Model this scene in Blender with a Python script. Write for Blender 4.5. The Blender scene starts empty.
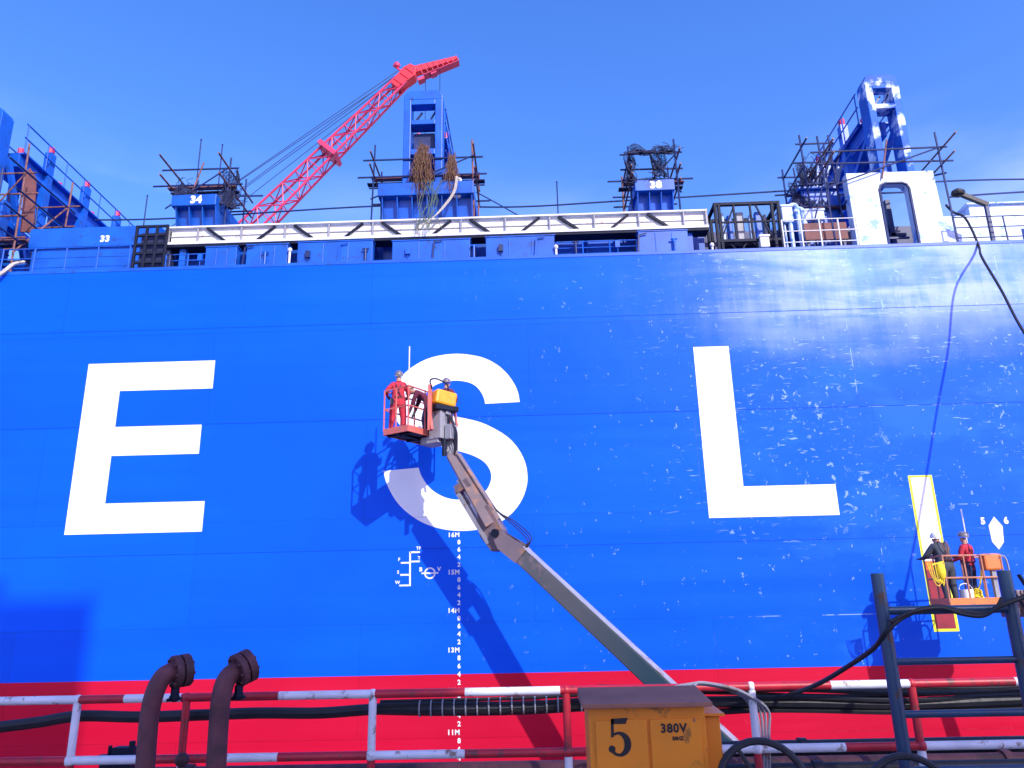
import bpy, bmesh, math, random
from mathutils import Vector, Matrix
random.seed(7)
R = math.radians
scene = bpy.context.scene
COL = scene.collection
V = Vector

# ------------------------------------------------------------------ camera
YAW, PITCH, ROLL, FPX, EYE = R(1.330), R(16.637), R(-1.234), 769.0, 1.65
_f = V((-math.sin(YAW)*math.cos(PITCH), math.cos(YAW)*math.cos(PITCH), math.sin(PITCH)))
_r0 = V((math.cos(YAW), math.sin(YAW), 0)); _u0 = _r0.cross(_f)
_r = _r0*math.cos(ROLL) + _u0*math.sin(ROLL); _u = _u0*math.cos(ROLL) - _r0*math.sin(ROLL)
EYEP = V((0, 0, EYE))

def at(x, y, Y):
    """point of the place that stands at depth Y and is seen at pixel x, y of the photograph"""
    d = _r*((x-512)/FPX) + _u*((384-y)/FPX) + _f
    return EYEP + d*(Y/d.y)

cam = bpy.data.cameras.new('camera'); cam.sensor_fit = 'HORIZONTAL'; cam.sensor_width = 36
cam.lens = FPX*36/1024; cam.clip_start = 0.05; cam.clip_end = 6000
co = bpy.data.objects.new('camera', cam); COL.objects.link(co)
m = Matrix((( _r.x, _u.x, -_f.x, 0), (_r.y, _u.y, -_f.y, 0), (_r.z, _u.z, -_f.z, EYE), (0, 0, 0, 1)))
co.matrix_world = m
scene.camera = co

# ------------------------------------------------------------------ mesh builder
class MB:
    def __init__(s): s.v = []; s.f = []; s.mi = []; s.cur = 0
    def _add(s, vs, fs):
        n = len(s.v); s.v += [V(p) for p in vs]
        for f in fs: s.f.append([n+i for i in f]); s.mi.append(s.cur)
    def box(s, x0, x1, y0, y1, z0, z1):
        s._add([(x0,y0,z0),(x1,y0,z0),(x1,y1,z0),(x0,y1,z0),(x0,y0,z1),(x1,y0,z1),(x1,y1,z1),(x0,y1,z1)],
               [(0,3,2,1),(4,5,6,7),(0,1,5,4),(1,2,6,5),(2,3,7,6),(3,0,4,7)]); return s
    def obox(s, c, a, b, d):
        c, a, b, d = V(c), V(a), V(b), V(d)
        P = [c-a-b-d, c+a-b-d, c+a+b-d, c-a+b-d, c-a-b+d, c+a-b+d, c+a+b+d, c-a+b+d]
        s._add(P, [(0,3,2,1),(4,5,6,7),(0,1,5,4),(1,2,6,5),(2,3,7,6),(3,0,4,7)]); return s
    def bar(s, p, q, w, h, up=(0,0,1), w2=None, h2=None):
        p, q = V(p), V(q); d = (q-p).normalized(); up = V(up)
        sx = d.cross(up)
        if sx.length < 1e-4: sx = d.cross(V((0,1,0)))
        sx.normalize(); uz = sx.cross(d)
        w2 = w if w2 is None else w2; h2 = h if h2 is None else h2
        P = [p-sx*w/2-uz*h/2, p+sx*w/2-uz*h/2, p+sx*w/2+uz*h/2, p-sx*w/2+uz*h/2,
             q-sx*w2/2-uz*h2/2, q+sx*w2/2-uz*h2/2, q+sx*w2/2+uz*h2/2, q-sx*w2/2+uz*h2/2]
        s._add(P, [(0,1,2,3),(4,7,6,5),(0,4,5,1),(1,5,6,2),(2,6,7,3),(3,7,4,0)]); return s
    def tube(s, pts, r, n=8, rad=None, closed=False):
        pts = [V(p) for p in pts]; k = len(pts)
        if k < 2: return s
        base = len(s.v); prev = None; tang = []
        for i in range(k):
            if closed: t = pts[(i+1) % k] - pts[i-1]
            else: t = pts[min(i+1, k-1)] - pts[max(i-1, 0)]
            tang.append(t.normalized())
        t0 = tang[0]; nrm = t0.orthogonal().normalized()
        for i in range(k):
            t = tang[i]; nrm = (nrm - t*nrm.dot(t)).normalized(); b = t.cross(nrm)
            rr = rad[i] if rad else r
            for j in range(n):
                a = 2*math.pi*j/n; s.v.append(pts[i] + nrm*math.cos(a)*rr + b*math.sin(a)*rr)
        m_ = k if closed else k-1
        for i in range(m_):
            i2 = (i+1) % k
            for j in range(n):
                j2 = (j+1) % n
                s.f.append([base+i*n+j, base+i*n+j2, base+i2*n+j2, base+i2*n+j]); s.mi.append(s.cur)
        if not closed:
            s.f.append([base+j for j in range(n)][::-1]); s.mi.append(s.cur)
            s.f.append([base+(k-1)*n+j for j in range(n)]); s.mi.append(s.cur)
        return s
    def cyl(s, p, q, r, n=12, r2=None): return s.tube([p, q], r, n, rad=[r, r if r2 is None else r2])
    def extrude(s, poly, d):
        d = V(d); n = len(poly); P = [V(p) for p in poly]; Q = [p+d for p in P]
        s._add(P+Q, [list(range(n))[::-1], list(range(n, 2*n))] + [(i, (i+1) % n, n+(i+1) % n, n+i) for i in range(n)]); return s
    def poly(s, pts): s._add(pts, [list(range(len(pts)))]); return s
    def ball(s, c, r, n=12, m=8, zmin=-1.0):
        c = V(c); r = V((r, r, r)) if not hasattr(r, '__len__') else V(r); base = len(s.v)
        for i in range(m+1):
            lo = math.asin(max(-1, zmin)); ph = lo + (math.pi/2-lo)*i/m
            for j in range(n):
                a = 2*math.pi*j/n
                s.v.append(c + V((r.x*math.cos(ph)*math.cos(a), r.y*math.cos(ph)*math.sin(a), r.z*math.sin(ph))))
        for i in range(m):
            for j in range(n):
                j2 = (j+1) % n; s.f.append([base+i*n+j, base+i*n+j2, base+(i+1)*n+j2, base+(i+1)*n+j]); s.mi.append(s.cur)
        s.f.append([base+j for j in range(n)][::-1]); s.mi.append(s.cur)
        return s
    def build(s, name, mats, parent=None, smooth=False, bevel=0, kind=None):
        mats = mats if isinstance(mats, (list, tuple)) else [mats]
        if parent is not None:
            o0 = V((0,0,0)); p = parent
            while p is not None: o0 += p.location; p = p.parent
        else:
            xs = [p.x for p in s.v]; ys = [p.y for p in s.v]
            o0 = V(((min(xs)+max(xs))/2, (min(ys)+max(ys))/2, min(p.z for p in s.v)))
        me = bpy.data.meshes.new(name)
        me.from_pydata([p-o0 for p in s.v], [], s.f)
        for mt in mats: me.materials.append(mt)
        me.polygons.foreach_set('material_index', s.mi)
        if smooth:
            me.polygons.foreach_set('use_smooth', [True]*len(s.f))
        me.update()
        bm = bmesh.new(); bm.from_mesh(me)
        bmesh.ops.remove_doubles(bm, verts=bm.verts, dist=1e-5)
        bmesh.ops.recalc_face_normals(bm, faces=bm.faces); bm.to_mesh(me); bm.free()
        if smooth:
            me.set_sharp_from_angle(angle=R(42))
        o = bpy.data.objects.new(name, me); COL.objects.link(o)
        if parent is not None: o.parent = parent
        else: o.location = o0
        if bevel:
            b = o.modifiers.new('bevel', 'BEVEL'); b.width = bevel; b.segments = 2; b.limit_method = 'ANGLE'; b.angle_limit = R(40)
        if kind: o['kind'] = kind
        return o

def tag(o, label=None, cat=None, group=None, kind=None):
    if label: o['label'] = label
    if cat: o['category'] = cat
    if group: o['group'] = group
    if kind: o['kind'] = kind
    return o

def thing(name, loc, label, cat, group=None):
    o = bpy.data.objects.new(name, None); COL.objects.link(o); o.location = loc; o.empty_display_size = .3
    return tag(o, label, cat, group)

def curve_pts(P, n=8):
    P = [V(p) for p in P]; out = []
    for i in range(len(P)-1):
        a = P[max(i-1, 0)]; b = P[i]; c = P[i+1]; d = P[min(i+2, len(P)-1)]
        for k in range(n):
            t = k/n
            out.append(.5*((2*b) + (c-a)*t + (2*a-5*b+4*c-d)*t*t + (3*b-a-3*c+d)*t**3))
    out.append(P[-1]); return out

# ------------------------------------------------------------------ materials
def nd(nt, t, **kw):
    n = nt.nodes.new(t)
    for k, v in kw.items(): setattr(n, k, v)
    return n

def paint(name, col, rough=.5, metal=0.0, vary=.15, scale=3.0, dirt_glare=None, dirt_glare_amt=.0, dirt_glare_scale=4.0, bump=.0, bscale=30, spec=.5, stretch=(1,1,1)):
    """paint or metal whose tone wanders a little, with patches of wear and painted glare of their own shape"""
    mt = bpy.data.materials.new(name); mt.use_nodes = True; nt = mt.node_tree
    b = nt.nodes['Principled BSDF']; b.inputs['Metallic'].default_value = metal
    b.inputs['Specular IOR Level'].default_value = spec
    L = nt.links.new
    g = nd(nt, 'ShaderNodeNewGeometry'); mp = nd(nt, 'ShaderNodeMapping'); mp.inputs['Scale'].default_value = stretch
    L(g.outputs['Position'], mp.inputs['Vector'])
    n1 = nd(nt, 'ShaderNodeTexNoise'); n1.inputs['Scale'].default_value = scale; n1.inputs['Detail'].default_value = 5
    L(mp.outputs[0], n1.inputs['Vector'])
    cr = nd(nt, 'ShaderNodeValToRGB'); c = V(col[:3])
    cr.color_ramp.elements[0].position = .3; cr.color_ramp.elements[1].position = .7
    cr.color_ramp.elements[0].color = (*(c*(1-vary)), 1); cr.color_ramp.elements[1].color = (*[min(.95, x*(1+vary)) for x in c], 1)
    L(n1.outputs['Fac'], cr.inputs['Fac']); out = cr.outputs['Color']
    if dirt_glare is not None:
        n2 = nd(nt, 'ShaderNodeTexNoise'); n2.inputs['Scale'].default_value = dirt_glare_scale; n2.inputs['Detail'].default_value = 8; n2.inputs['Roughness'].default_value = .65
        L(mp.outputs[0], n2.inputs['Vector'])
        r2 = nd(nt, 'ShaderNodeMapRange'); r2.inputs['From Min'].default_value = .62-dirt_glare_amt*.3; r2.inputs['From Max'].default_value = .70-dirt_glare_amt*.3
        L(n2.outputs['Fac'], r2.inputs['Value'])
        mx = nd(nt, 'ShaderNodeMix', data_type='RGBA'); mx.inputs['B'].default_value = (*dirt_glare, 1)
        L(r2.outputs[0], mx.inputs['Factor']); L(out, mx.inputs['A']); out = mx.outputs['Result']
    L(out, b.inputs['Base Color'])
    n3 = nd(nt, 'ShaderNodeTexNoise'); n3.inputs['Scale'].default_value = bscale; n3.inputs['Detail'].default_value = 4
    L(g.outputs['Position'], n3.inputs['Vector'])
    mr = nd(nt, 'ShaderNodeMapRange'); mr.inputs['To Min'].default_value = max(.05, rough-.1); mr.inputs['To Max'].default_value = min(1, rough+.1)
    L(n3.outputs['Fac'], mr.inputs['Value']); L(mr.outputs[0], b.inputs['Roughness'])
    if bump:
        bp = nd(nt, 'ShaderNodeBump'); bp.inputs['Strength'].default_value = bump; bp.inputs['Distance'].default_value = .01
        L(n3.outputs['Fac'], bp.inputs['Height']); L(bp.outputs[0], b.inputs['Normal'])
    return mt

def hull_paint(name, base, fresh, old, red=False):  # old: pale colour of the painted-in sun glare
    """ship side: fresh coat below, pale painted-in sun glare on glossier paint above and to the right, scuffs and streaks where fenders rubbed"""
    mt = bpy.data.materials.new(name); mt.use_nodes = True; nt = mt.node_tree; L = nt.links.new
    b = nt.nodes['Principled BSDF']
    g = nd(nt, 'ShaderNodeNewGeometry'); sep = nd(nt, 'ShaderNodeSeparateXYZ'); L(g.outputs['Position'], sep.inputs[0])
    def mapped(sc, rot=(0,0,0)):
        mp = nd(nt, 'ShaderNodeMapping'); mp.inputs['Scale'].default_value = sc; mp.inputs['Rotation'].default_value = rot
        L(g.outputs['Position'], mp.inputs['Vector']); return mp.outputs[0]
    def noise(vec, s, d=4, ro=.5, dist=0):
        n = nd(nt, 'ShaderNodeTexNoise'); n.inputs['Scale'].default_value = s; n.inputs['Detail'].default_value = d
        n.inputs['Roughness'].default_value = ro; n.inputs['Distortion'].default_value = dist; L(vec, n.inputs['Vector']); return n.outputs['Fac']
    def mr(v, a, c, lo=0., hi=1., smooth=True):
        n = nd(nt, 'ShaderNodeMapRange'); n.interpolation_type = 'SMOOTHSTEP' if smooth else 'LINEAR'
        n.inputs['From Min'].default_value = a; n.inputs['From Max'].default_value = c; n.inputs['To Min'].default_value = lo; n.inputs['To Max'].default_value = hi
        L(v, n.inputs['Value']); return n.outputs[0]
    def math_(op, a, c):
        n = nd(nt, 'ShaderNodeMath', operation=op)
        for i, x in enumerate((a, c)):
            if isinstance(x, (int, float)): n.inputs[i].default_value = x
            else: L(x, n.inputs[i])
        return n.outputs[0]
    def mix(f, a, c):
        n = nd(nt, 'ShaderNodeMix', data_type='RGBA')
        for k, x in (('Factor', f), ('A', a), ('B', c)):
            if isinstance(x, (int, float)): n.inputs[k].default_value = x
            elif isinstance(x, tuple): n.inputs[k].default_value = (*x, 1)
            else: L(x, n.inputs[k])
        return n.outputs['Result']
    # where the sun glare is painted in (world position along the ship and up its side)
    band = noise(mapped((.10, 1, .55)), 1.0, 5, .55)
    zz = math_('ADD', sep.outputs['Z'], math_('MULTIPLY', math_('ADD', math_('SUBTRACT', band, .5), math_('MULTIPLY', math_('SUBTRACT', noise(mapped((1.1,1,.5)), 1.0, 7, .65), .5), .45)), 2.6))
    glare_z = mr(zz, 7.9, 10.6)
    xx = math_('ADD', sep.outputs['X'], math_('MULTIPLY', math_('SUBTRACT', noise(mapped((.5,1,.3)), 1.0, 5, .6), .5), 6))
    glare_x = mr(xx, 2.6, 10.5)
    glare_m = math_('MULTIPLY', glare_z, glare_x)
    # roller streaks along the ship
    st = noise(mapped((.06, 1, 2.2)), 1.0, 6, .6)
    vstreak = noise(mapped((3.0, 1, .10)), 1.0, 5, .6)
    c = mix(mr(st, .25, .8), base, fresh)
    c = mix(math_('MULTIPLY', mr(noise(mapped((.25,1,.25)), 1.0, 3), .45, .65), .35), c, tuple(x*.86 for x in base))
    if not red: c = mix(math_('MULTIPLY', math_('MULTIPLY', mr(noise(mapped((.45,1,.9)), 1.0, 6, .6), .48, .62), mr(sep.outputs['X'], 3.5, 9.0)), .22), c, (.03, .20, .82))
    # white scuffs: rubbed dots, dashes, hooked scratches
    xm = math_('MULTIPLY', mr(sep.outputs['X'], 1.5, 7.0), mr(sep.outputs['Z'], 2.2, 5.0))
    n_sp = noise(mapped((4.6, 1, 4.0)), 1.0, 8, .62, .6)
    cl = mr(noise(mapped((.55, 1, .5)), 1.0, 3), .49, .60)
    sp = math_('MULTIPLY', mr(n_sp, .622, .66), math_('MULTIPLY', cl, xm))
    n_d = noise(mapped((1.6, 1, 11), (0, R(-52), 0)), 1.5, 5, .55, .35)
    dg = math_('MULTIPLY', mr(n_d, .64, .67), math_('MULTIPLY', mr(noise(mapped((.3,1,.4)), 1.3, 3), .45, .6), xm))
    n_h = noise(mapped((1.6, 1, 16)), 1.0, 5, .6)
    hz = math_('MULTIPLY', mr(n_h, .665, .70), math_('MULTIPLY', xm, cl))
    fine = math_('MULTIPLY', mr(noise(mapped((7, 1, 5)), 1.0, 4, .6), .665, .70), mr(sep.outputs['X'], -4.0, 6.0, 0, .8))
    scuff = math_('MAXIMUM', math_('MAXIMUM', sp, dg), math_('MAXIMUM', hz, fine))
    if red: scuff = math_('MULTIPLY', scuff, .12)
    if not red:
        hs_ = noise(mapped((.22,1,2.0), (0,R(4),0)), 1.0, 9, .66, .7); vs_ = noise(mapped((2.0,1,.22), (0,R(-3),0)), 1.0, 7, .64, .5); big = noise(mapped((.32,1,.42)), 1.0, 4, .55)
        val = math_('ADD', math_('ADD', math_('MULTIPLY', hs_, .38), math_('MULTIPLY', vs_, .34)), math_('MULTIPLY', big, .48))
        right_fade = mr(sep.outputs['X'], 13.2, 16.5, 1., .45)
        glare_wash = math_('MULTIPLY', math_('MULTIPLY', glare_m, right_fade), mr(val, .51, .69, .02, .56))  # streaky pale sun glare mixed into the base colour
        c = mix(glare_wash, c, old)
    # plates: each one rolled a little differently, a thin seam between them
    cx = nd(nt, 'ShaderNodeCombineXYZ'); L(sep.outputs['X'], cx.inputs['X']); L(math_('ADD', sep.outputs['Z'], 1.38), cx.inputs['Y'])
    bk = nd(nt, 'ShaderNodeTexBrick'); bk.inputs['Scale'].default_value = 1.0; bk.inputs['Brick Width'].default_value = 9.4; bk.inputs['Row Height'].default_value = 2.83
    bk.inputs['Mortar Size'].default_value = .014; bk.inputs['Mortar Smooth'].default_value = .4
    bk.inputs['Color1'].default_value = (.88,.88,.88,1); bk.inputs['Color2'].default_value = (1.06,1.06,1.06,1); bk.inputs['Mortar'].default_value = (.66,.66,.66,1); L(cx.outputs[0], bk.inputs['Vector'])
    tone = nd(nt, 'ShaderNodeMix', data_type='RGBA', blend_type='MULTIPLY'); tone.inputs['Factor'].default_value = .6; L(c, tone.inputs['A']); L(bk.outputs['Color'], tone.inputs['B']); c = tone.outputs['Result']
    # rubbed white paint along the seams on the right
    seam = math_('MULTIPLY', math_('MULTIPLY', bk.outputs['Fac'], mr(noise(mapped((1.5,1,1.5)), 1.0, 6, .7), .50, .58)), mr(sep.outputs['X'], 4.0, 7.5))
    scuff = math_('MAXIMUM', scuff, math_('MULTIPLY', seam, 1.0 if not red else .1))
    c = mix(math_('MULTIPLY', scuff, .42), c, (.55, .74, .92) if not red else (.9, .3, .35))
    L(c, b.inputs['Base Color'])
    rgh = mr(st, .3, .7, .40, .52)
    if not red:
        rm = nd(nt, 'ShaderNodeMix', data_type='FLOAT'); L(glare_m, rm.inputs['Factor']); L(rgh, rm.inputs['A']); L(mr(vs_, .3, .7, .36, .54), rm.inputs['B'])
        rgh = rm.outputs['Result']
    L(rgh, b.inputs['Roughness'])
    b.inputs['Specular IOR Level'].default_value = .2
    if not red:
        sm = nd(nt, 'ShaderNodeMix', data_type='FLOAT'); L(glare_m, sm.inputs['Factor']); sm.inputs['A'].default_value = .24; sm.inputs['B'].default_value = .85
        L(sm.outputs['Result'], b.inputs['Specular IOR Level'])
    b.inputs['Specular Tint'].default_value = (.50, .74, 1, 1) if not red else (1, .7, .75, 1)
    # plating that is not quite flat, faint frame lines
    h = math_('ADD', math_('MULTIPLY', noise(mapped((.5,1,.4)), 1.0, 2), 1.0), math_('MULTIPLY', noise(mapped((6,1,6)), 1.0, 5), .03))
    bp = nd(nt, 'ShaderNodeBump'); bp.inputs['Strength'].default_value = .6; bp.inputs['Distance'].default_value = .05
    L(h, bp.inputs['Height']); L(bp.outputs[0], b.inputs['Normal'])
    return mt

def seam_lines(mt, zs):
    nt = mt.node_tree; b = nt.nodes['Principled BSDF']; src = b.inputs['Base Color'].links[0].from_socket
    g = nd(nt, 'ShaderNodeNewGeometry'); sp = nd(nt, 'ShaderNodeSeparateXYZ'); nt.links.new(g.outputs['Position'], sp.inputs[0]); out = src
    for z in zs:
        a = nd(nt, 'ShaderNodeMath', operation='SUBTRACT'); nt.links.new(sp.outputs['Z'], a.inputs[0]); a.inputs[1].default_value = z
        q = nd(nt, 'ShaderNodeMath', operation='ABSOLUTE'); nt.links.new(a.outputs[0], q.inputs[0])
        r_ = nd(nt, 'ShaderNodeMapRange'); r_.inputs['From Min'].default_value = .03; r_.inputs['From Max'].default_value = .012; r_.inputs['To Max'].default_value = .35; nt.links.new(q.outputs[0], r_.inputs['Value'])
        m_ = nd(nt, 'ShaderNodeMix', data_type='RGBA'); m_.inputs['B'].default_value = (.35,.45,.62,1); nt.links.new(r_.outputs[0], m_.inputs['Factor']); nt.links.new(out, m_.inputs['A']); out = m_.outputs['Result']
    nt.links.new(out, b.inputs['Base Color'])

M = {}
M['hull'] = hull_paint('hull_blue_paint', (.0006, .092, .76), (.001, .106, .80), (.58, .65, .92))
M['seam'] = paint('weld_bead_paint', (.0006, .052, .46), .6, vary=.2, scale=2, spec=.12)
M['redhull'] = hull_paint('hull_red_paint', (.54, .0035, .028), (.58, .007, .038), (.5, .1, .1), red=True)
M['blue'] = paint('deck_blue_paint', (.002, .095, .50), .42, vary=.25, scale=1.2, dirt_glare=(.01,.06,.25), dirt_glare_amt=.15, bump=.1)
M['blue_pale'] = paint('pale_glare_blue_paint', (.55, .68, .90), .45, vary=.12, scale=1.5, dirt_glare=(.10,.28,.75), dirt_glare_amt=.25, dirt_glare_scale=2.5, bump=.1)  # whitened for sun glare on end plate and right lockers; plain pale elsewhere
M['blue_dark'] = paint('dark_blue_steel', (.004, .018, .10), .5, vary=.3, scale=2, bump=.1)
M['blue_glare'] = paint('glare_patch_blue_paint', (.005, .10, .48), .6, vary=.25, scale=1.5, dirt_glare=(.66,.76,.92), dirt_glare_amt=.31, dirt_glare_scale=1.0, bump=.1, spec=.25)  # white patches are sun glare painted onto the right tower's blue
M['white'] = paint('white_marking_paint', (.84, .86, .87), .5, vary=.015, scale=.7)
M['white_metal'] = paint('white_aluminium', (.74, .74, .70), .45, vary=.08, scale=2, dirt_glare=(.45,.40,.32), dirt_glare_amt=.05)
M['letter'] = paint('letter_white_paint', (.83, .85, .86), .5, vary=.03, scale=.8, dirt_glare=(.66,.72,.80), dirt_glare_amt=.0, dirt_glare_scale=1.8, stretch=(.4,1,2.5))
seam_lines(M['letter'], (7.11, 4.28))
M['mark'] = paint('mark_white_paint', (.76, .80, .82), .6, vary=.12, scale=8)
M['dark'] = paint('dark_steel', (.008, .012, .028), .6, vary=.3, scale=4, bump=.15, spec=.2)
M['black'] = paint('black_rubber', (.012, .012, .014), .55, vary=.3, scale=6, bump=.2)
M['grey'] = paint('grey_paint', (.30, .30, .32), .5, vary=.15, scale=3, dirt_glare=(.2,.1,.06), dirt_glare_amt=.15)
M['boom'] = paint('boom_grey_paint', (.18, .135, .14), .45, vary=.15, scale=1.5, dirt_glare=(.30,.16,.10), dirt_glare_amt=.2, dirt_glare_scale=3, stretch=(1,1,1))
M['boom_clean'] = paint('boom_steel', (.085, .085, .088), .45, vary=.2, scale=.8, dirt_glare=(.17,.13,.13), dirt_glare_amt=.25, dirt_glare_scale=1.2)
M['orange'] = paint('orange_paint', (.72, .20, .045), .5, vary=.15, scale=4, dirt_glare=(.25,.10,.07), dirt_glare_amt=.15)
M['redorange'] = paint('faded_red_paint', (.62, .14, .10), .5, vary=.2, scale=4, dirt_glare=(.3,.15,.12), dirt_glare_amt=.2)
M['tanrail'] = paint('tan_rail_paint', (.50, .21, .12), .5, vary=.2, scale=6, dirt_glare=(.25,.1,.07), dirt_glare_amt=.2)
M['amber'] = paint('amber_plastic', (.80, .36, .015), .4, vary=.12, scale=6)
M['crane'] = paint('crane_red_paint', (.58, .03, .10), .5, vary=.15, scale=.4)
M['crane_head'] = paint('crane_head_paint', (.66, .018, .03), .5, vary=.2, scale=.4)
M['ybox'] = paint('yellow_cabinet_paint', (.78, .235, .003), .5, vary=.12, scale=3, dirt_glare=(.34,.12,.01), dirt_glare_amt=.12, dirt_glare_scale=6, bump=.08)
M['ylid'] = paint('grey_cabinet_lid', (.30, .125, .075), .9, vary=.2, scale=3, dirt_glare=(.17,.12,.09), dirt_glare_amt=.1)
M['railred'] = paint('rail_red_paint', (.45, .012, .025), .45, vary=.2, scale=5, dirt_glare=(.15,.03,.03), dirt_glare_amt=.2, dirt_glare_scale=9)
M['railwhite'] = paint('rail_white_paint', (.72, .72, .72), .5, vary=.1, scale=5, dirt_glare=(.25,.16,.12), dirt_glare_amt=.15, dirt_glare_scale=9)
M['rust'] = paint('rusty_red_steel', (.10, .028, .034), .65, vary=.35, scale=7, dirt_glare=(.05,.02,.02), dirt_glare_amt=.3, bump=.5, bscale=40)
M['rustpole'] = paint('rusty_tube', (.22, .09, .07), .65, vary=.35, scale=5, dirt_glare=(.08,.03,.02), dirt_glare_amt=.3)
M['teal'] = paint('dark_teal_paint', (.014, .05, .10), .4, vary=.25, scale=4, dirt_glare=(.06,.03,.02), dirt_glare_amt=.1, dirt_glare_scale=10, bump=.1)
M['rope'] = paint('pale_rope', (.50, .45, .36), .8, vary=.2, scale=20)
M['net'] = paint('brown_net', (.15, .075, .04), .85, vary=.3, scale=8)
M['netgreen'] = paint('green_net', (.08, .12, .07), .85, vary=.3, scale=8)
M['tarp'] = paint('dark_tarp', (.015, .022, .07), .8, vary=.4, scale=5, bump=.4, bscale=12)
M['brown'] = paint('brown_primer', (.17, .06, .05), .7, vary=.3, scale=3)
M['skin'] = paint('skin', (.45, .24, .16), .55, vary=.08)
M['redcloth'] = paint('red_coverall_cloth', (.50, .025, .045), .85, vary=.25, scale=9, bump=.4, bscale=25)
M['maroon'] = paint('dark_maroon_cloth', (.12, .015, .04), .85, vary=.25, scale=9, bump=.4, bscale=25)
M['slate'] = paint('dark_grey_cloth', (.05, .06, .075), .85, vary=.25, scale=9, bump=.4, bscale=25)
M['navy'] = paint('navy_cloth', (.015, .025, .08), .85, vary=.25, scale=9, bump=.3, bscale=25)
M['boot'] = paint('boot_leather', (.02, .016, .015), .6)
M['helm_white'] = paint('white_helmet', (.72, .70, .62), .35, vary=.05)
M['helm_tan'] = paint('tan_helmet', (.70, .48, .26), .35, vary=.05)
M['helm_grey'] = paint('grey_helmet', (.17, .15, .16), .35, vary=.1)
M['yellow'] = paint('yellow_webbing', (.80, .62, .02), .7, vary=.15, scale=12)
M['tape'] = paint('yellow_masking_tape', (.72, .80, .03), .6, vary=.1, scale=5)
M['primer'] = paint('red_primer', (.26, .02, .035), .75, vary=.25, scale=3)
M['fresh_red'] = paint('fresh_orange_primer', (.80, .10, .01), .5, vary=.3, scale=4, dirt_glare=(.8,.45,.02), dirt_glare_amt=.4)
M['concrete'] = paint('concrete', (.30, .29, .27), .85, vary=.25, scale=.6, dirt_glare=(.14,.13,.12), dirt_glare_amt=.2, dirt_glare_scale=.8, bump=.4, bscale=8)
M['asphalt'] = paint('far_ground', (.12, .12, .11), .9, vary=.3, scale=.05)
M['cladding'] = paint('shade_block_grey', (.35, .38, .42), .6, vary=.1, scale=.5)
M['glass'] = paint('dark_glass', (.03, .04, .05), .1, vary=.1)
M['ink'] = paint('black_stencil_ink', (.012, .010, .008), .6, vary=.3, scale=20)
M['ink_faint'] = paint('worn_stencil_ink', (.10, .05, .01), .6, vary=.3, scale=20)

def two_tone(mt, col2, x0, x1):
    nt = mt.node_tree; b = nt.nodes['Principled BSDF']; src = b.inputs['Base Color'].links[0].from_socket
    g = nd(nt, 'ShaderNodeNewGeometry'); sp = nd(nt, 'ShaderNodeSeparateXYZ'); nt.links.new(g.outputs['Position'], sp.inputs[0])
    n = nd(nt, 'ShaderNodeTexNoise'); n.inputs['Scale'].default_value = 1.6; n.inputs['Detail'].default_value = 6; nt.links.new(g.outputs['Position'], n.inputs['Vector'])
    a = nd(nt, 'ShaderNodeMath', operation='ADD'); nt.links.new(sp.outputs['X'], a.inputs[0]); nt.links.new(n.outputs['Fac'], a.inputs[1])
    r_ = nd(nt, 'ShaderNodeMapRange'); r_.inputs['From Min'].default_value = x0+.5; r_.inputs['From Max'].default_value = x1+.5; nt.links.new(a.outputs[0], r_.inputs['Value'])
    m_ = nd(nt, 'ShaderNodeMix', data_type='RGBA'); m_.inputs['B'].default_value = (*col2, 1); nt.links.new(r_.outputs[0], m_.inputs['Factor']); nt.links.new(src, m_.inputs['A']); nt.links.new(m_.outputs['Result'], b.inputs['Base Color'])
two_tone(M['boom_clean'], (.016, .048, .062), .6, 2.4)   # darker greenish tone towards the lower section

# ------------------------------------------------------------------ text as mesh
def text_mb(txt, size, o, ux, uz, depth=.004, bold=.0, align='CENTER', spacing=1.0):
    """flat lettering at point o, running along ux with up uz, raised by depth towards -Y"""
    cu = bpy.data.curves.new('lettering', 'FONT'); cu.body = txt; cu.size = size; cu.align_x = align; cu.align_y = 'CENTER'
    cu.offset = bold; cu.space_character = spacing; cu.resolution_u = 3
    ob = bpy.data.objects.new('lettering', cu); COL.objects.link(ob)
    dg = bpy.context.evaluated_depsgraph_get(); me = bpy.data.meshes.new_from_object(ob.evaluated_get(dg))
    bpy.data.objects.remove(ob); bpy.data.curves.remove(cu)
    mb = MB(); o = V(o); ux = V(ux); uz = V(uz); n = ux.cross(uz)
    vs = [o + ux*v.co.x + uz*v.co.y + n*depth for v in me.vertices]
    mb._add(vs, [list(p.vertices) for p in me.polygons]); bpy.data.meshes.remove(me)
    return mb
UX, UZ = V((1,0,0)), V((0,0,1))

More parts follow.
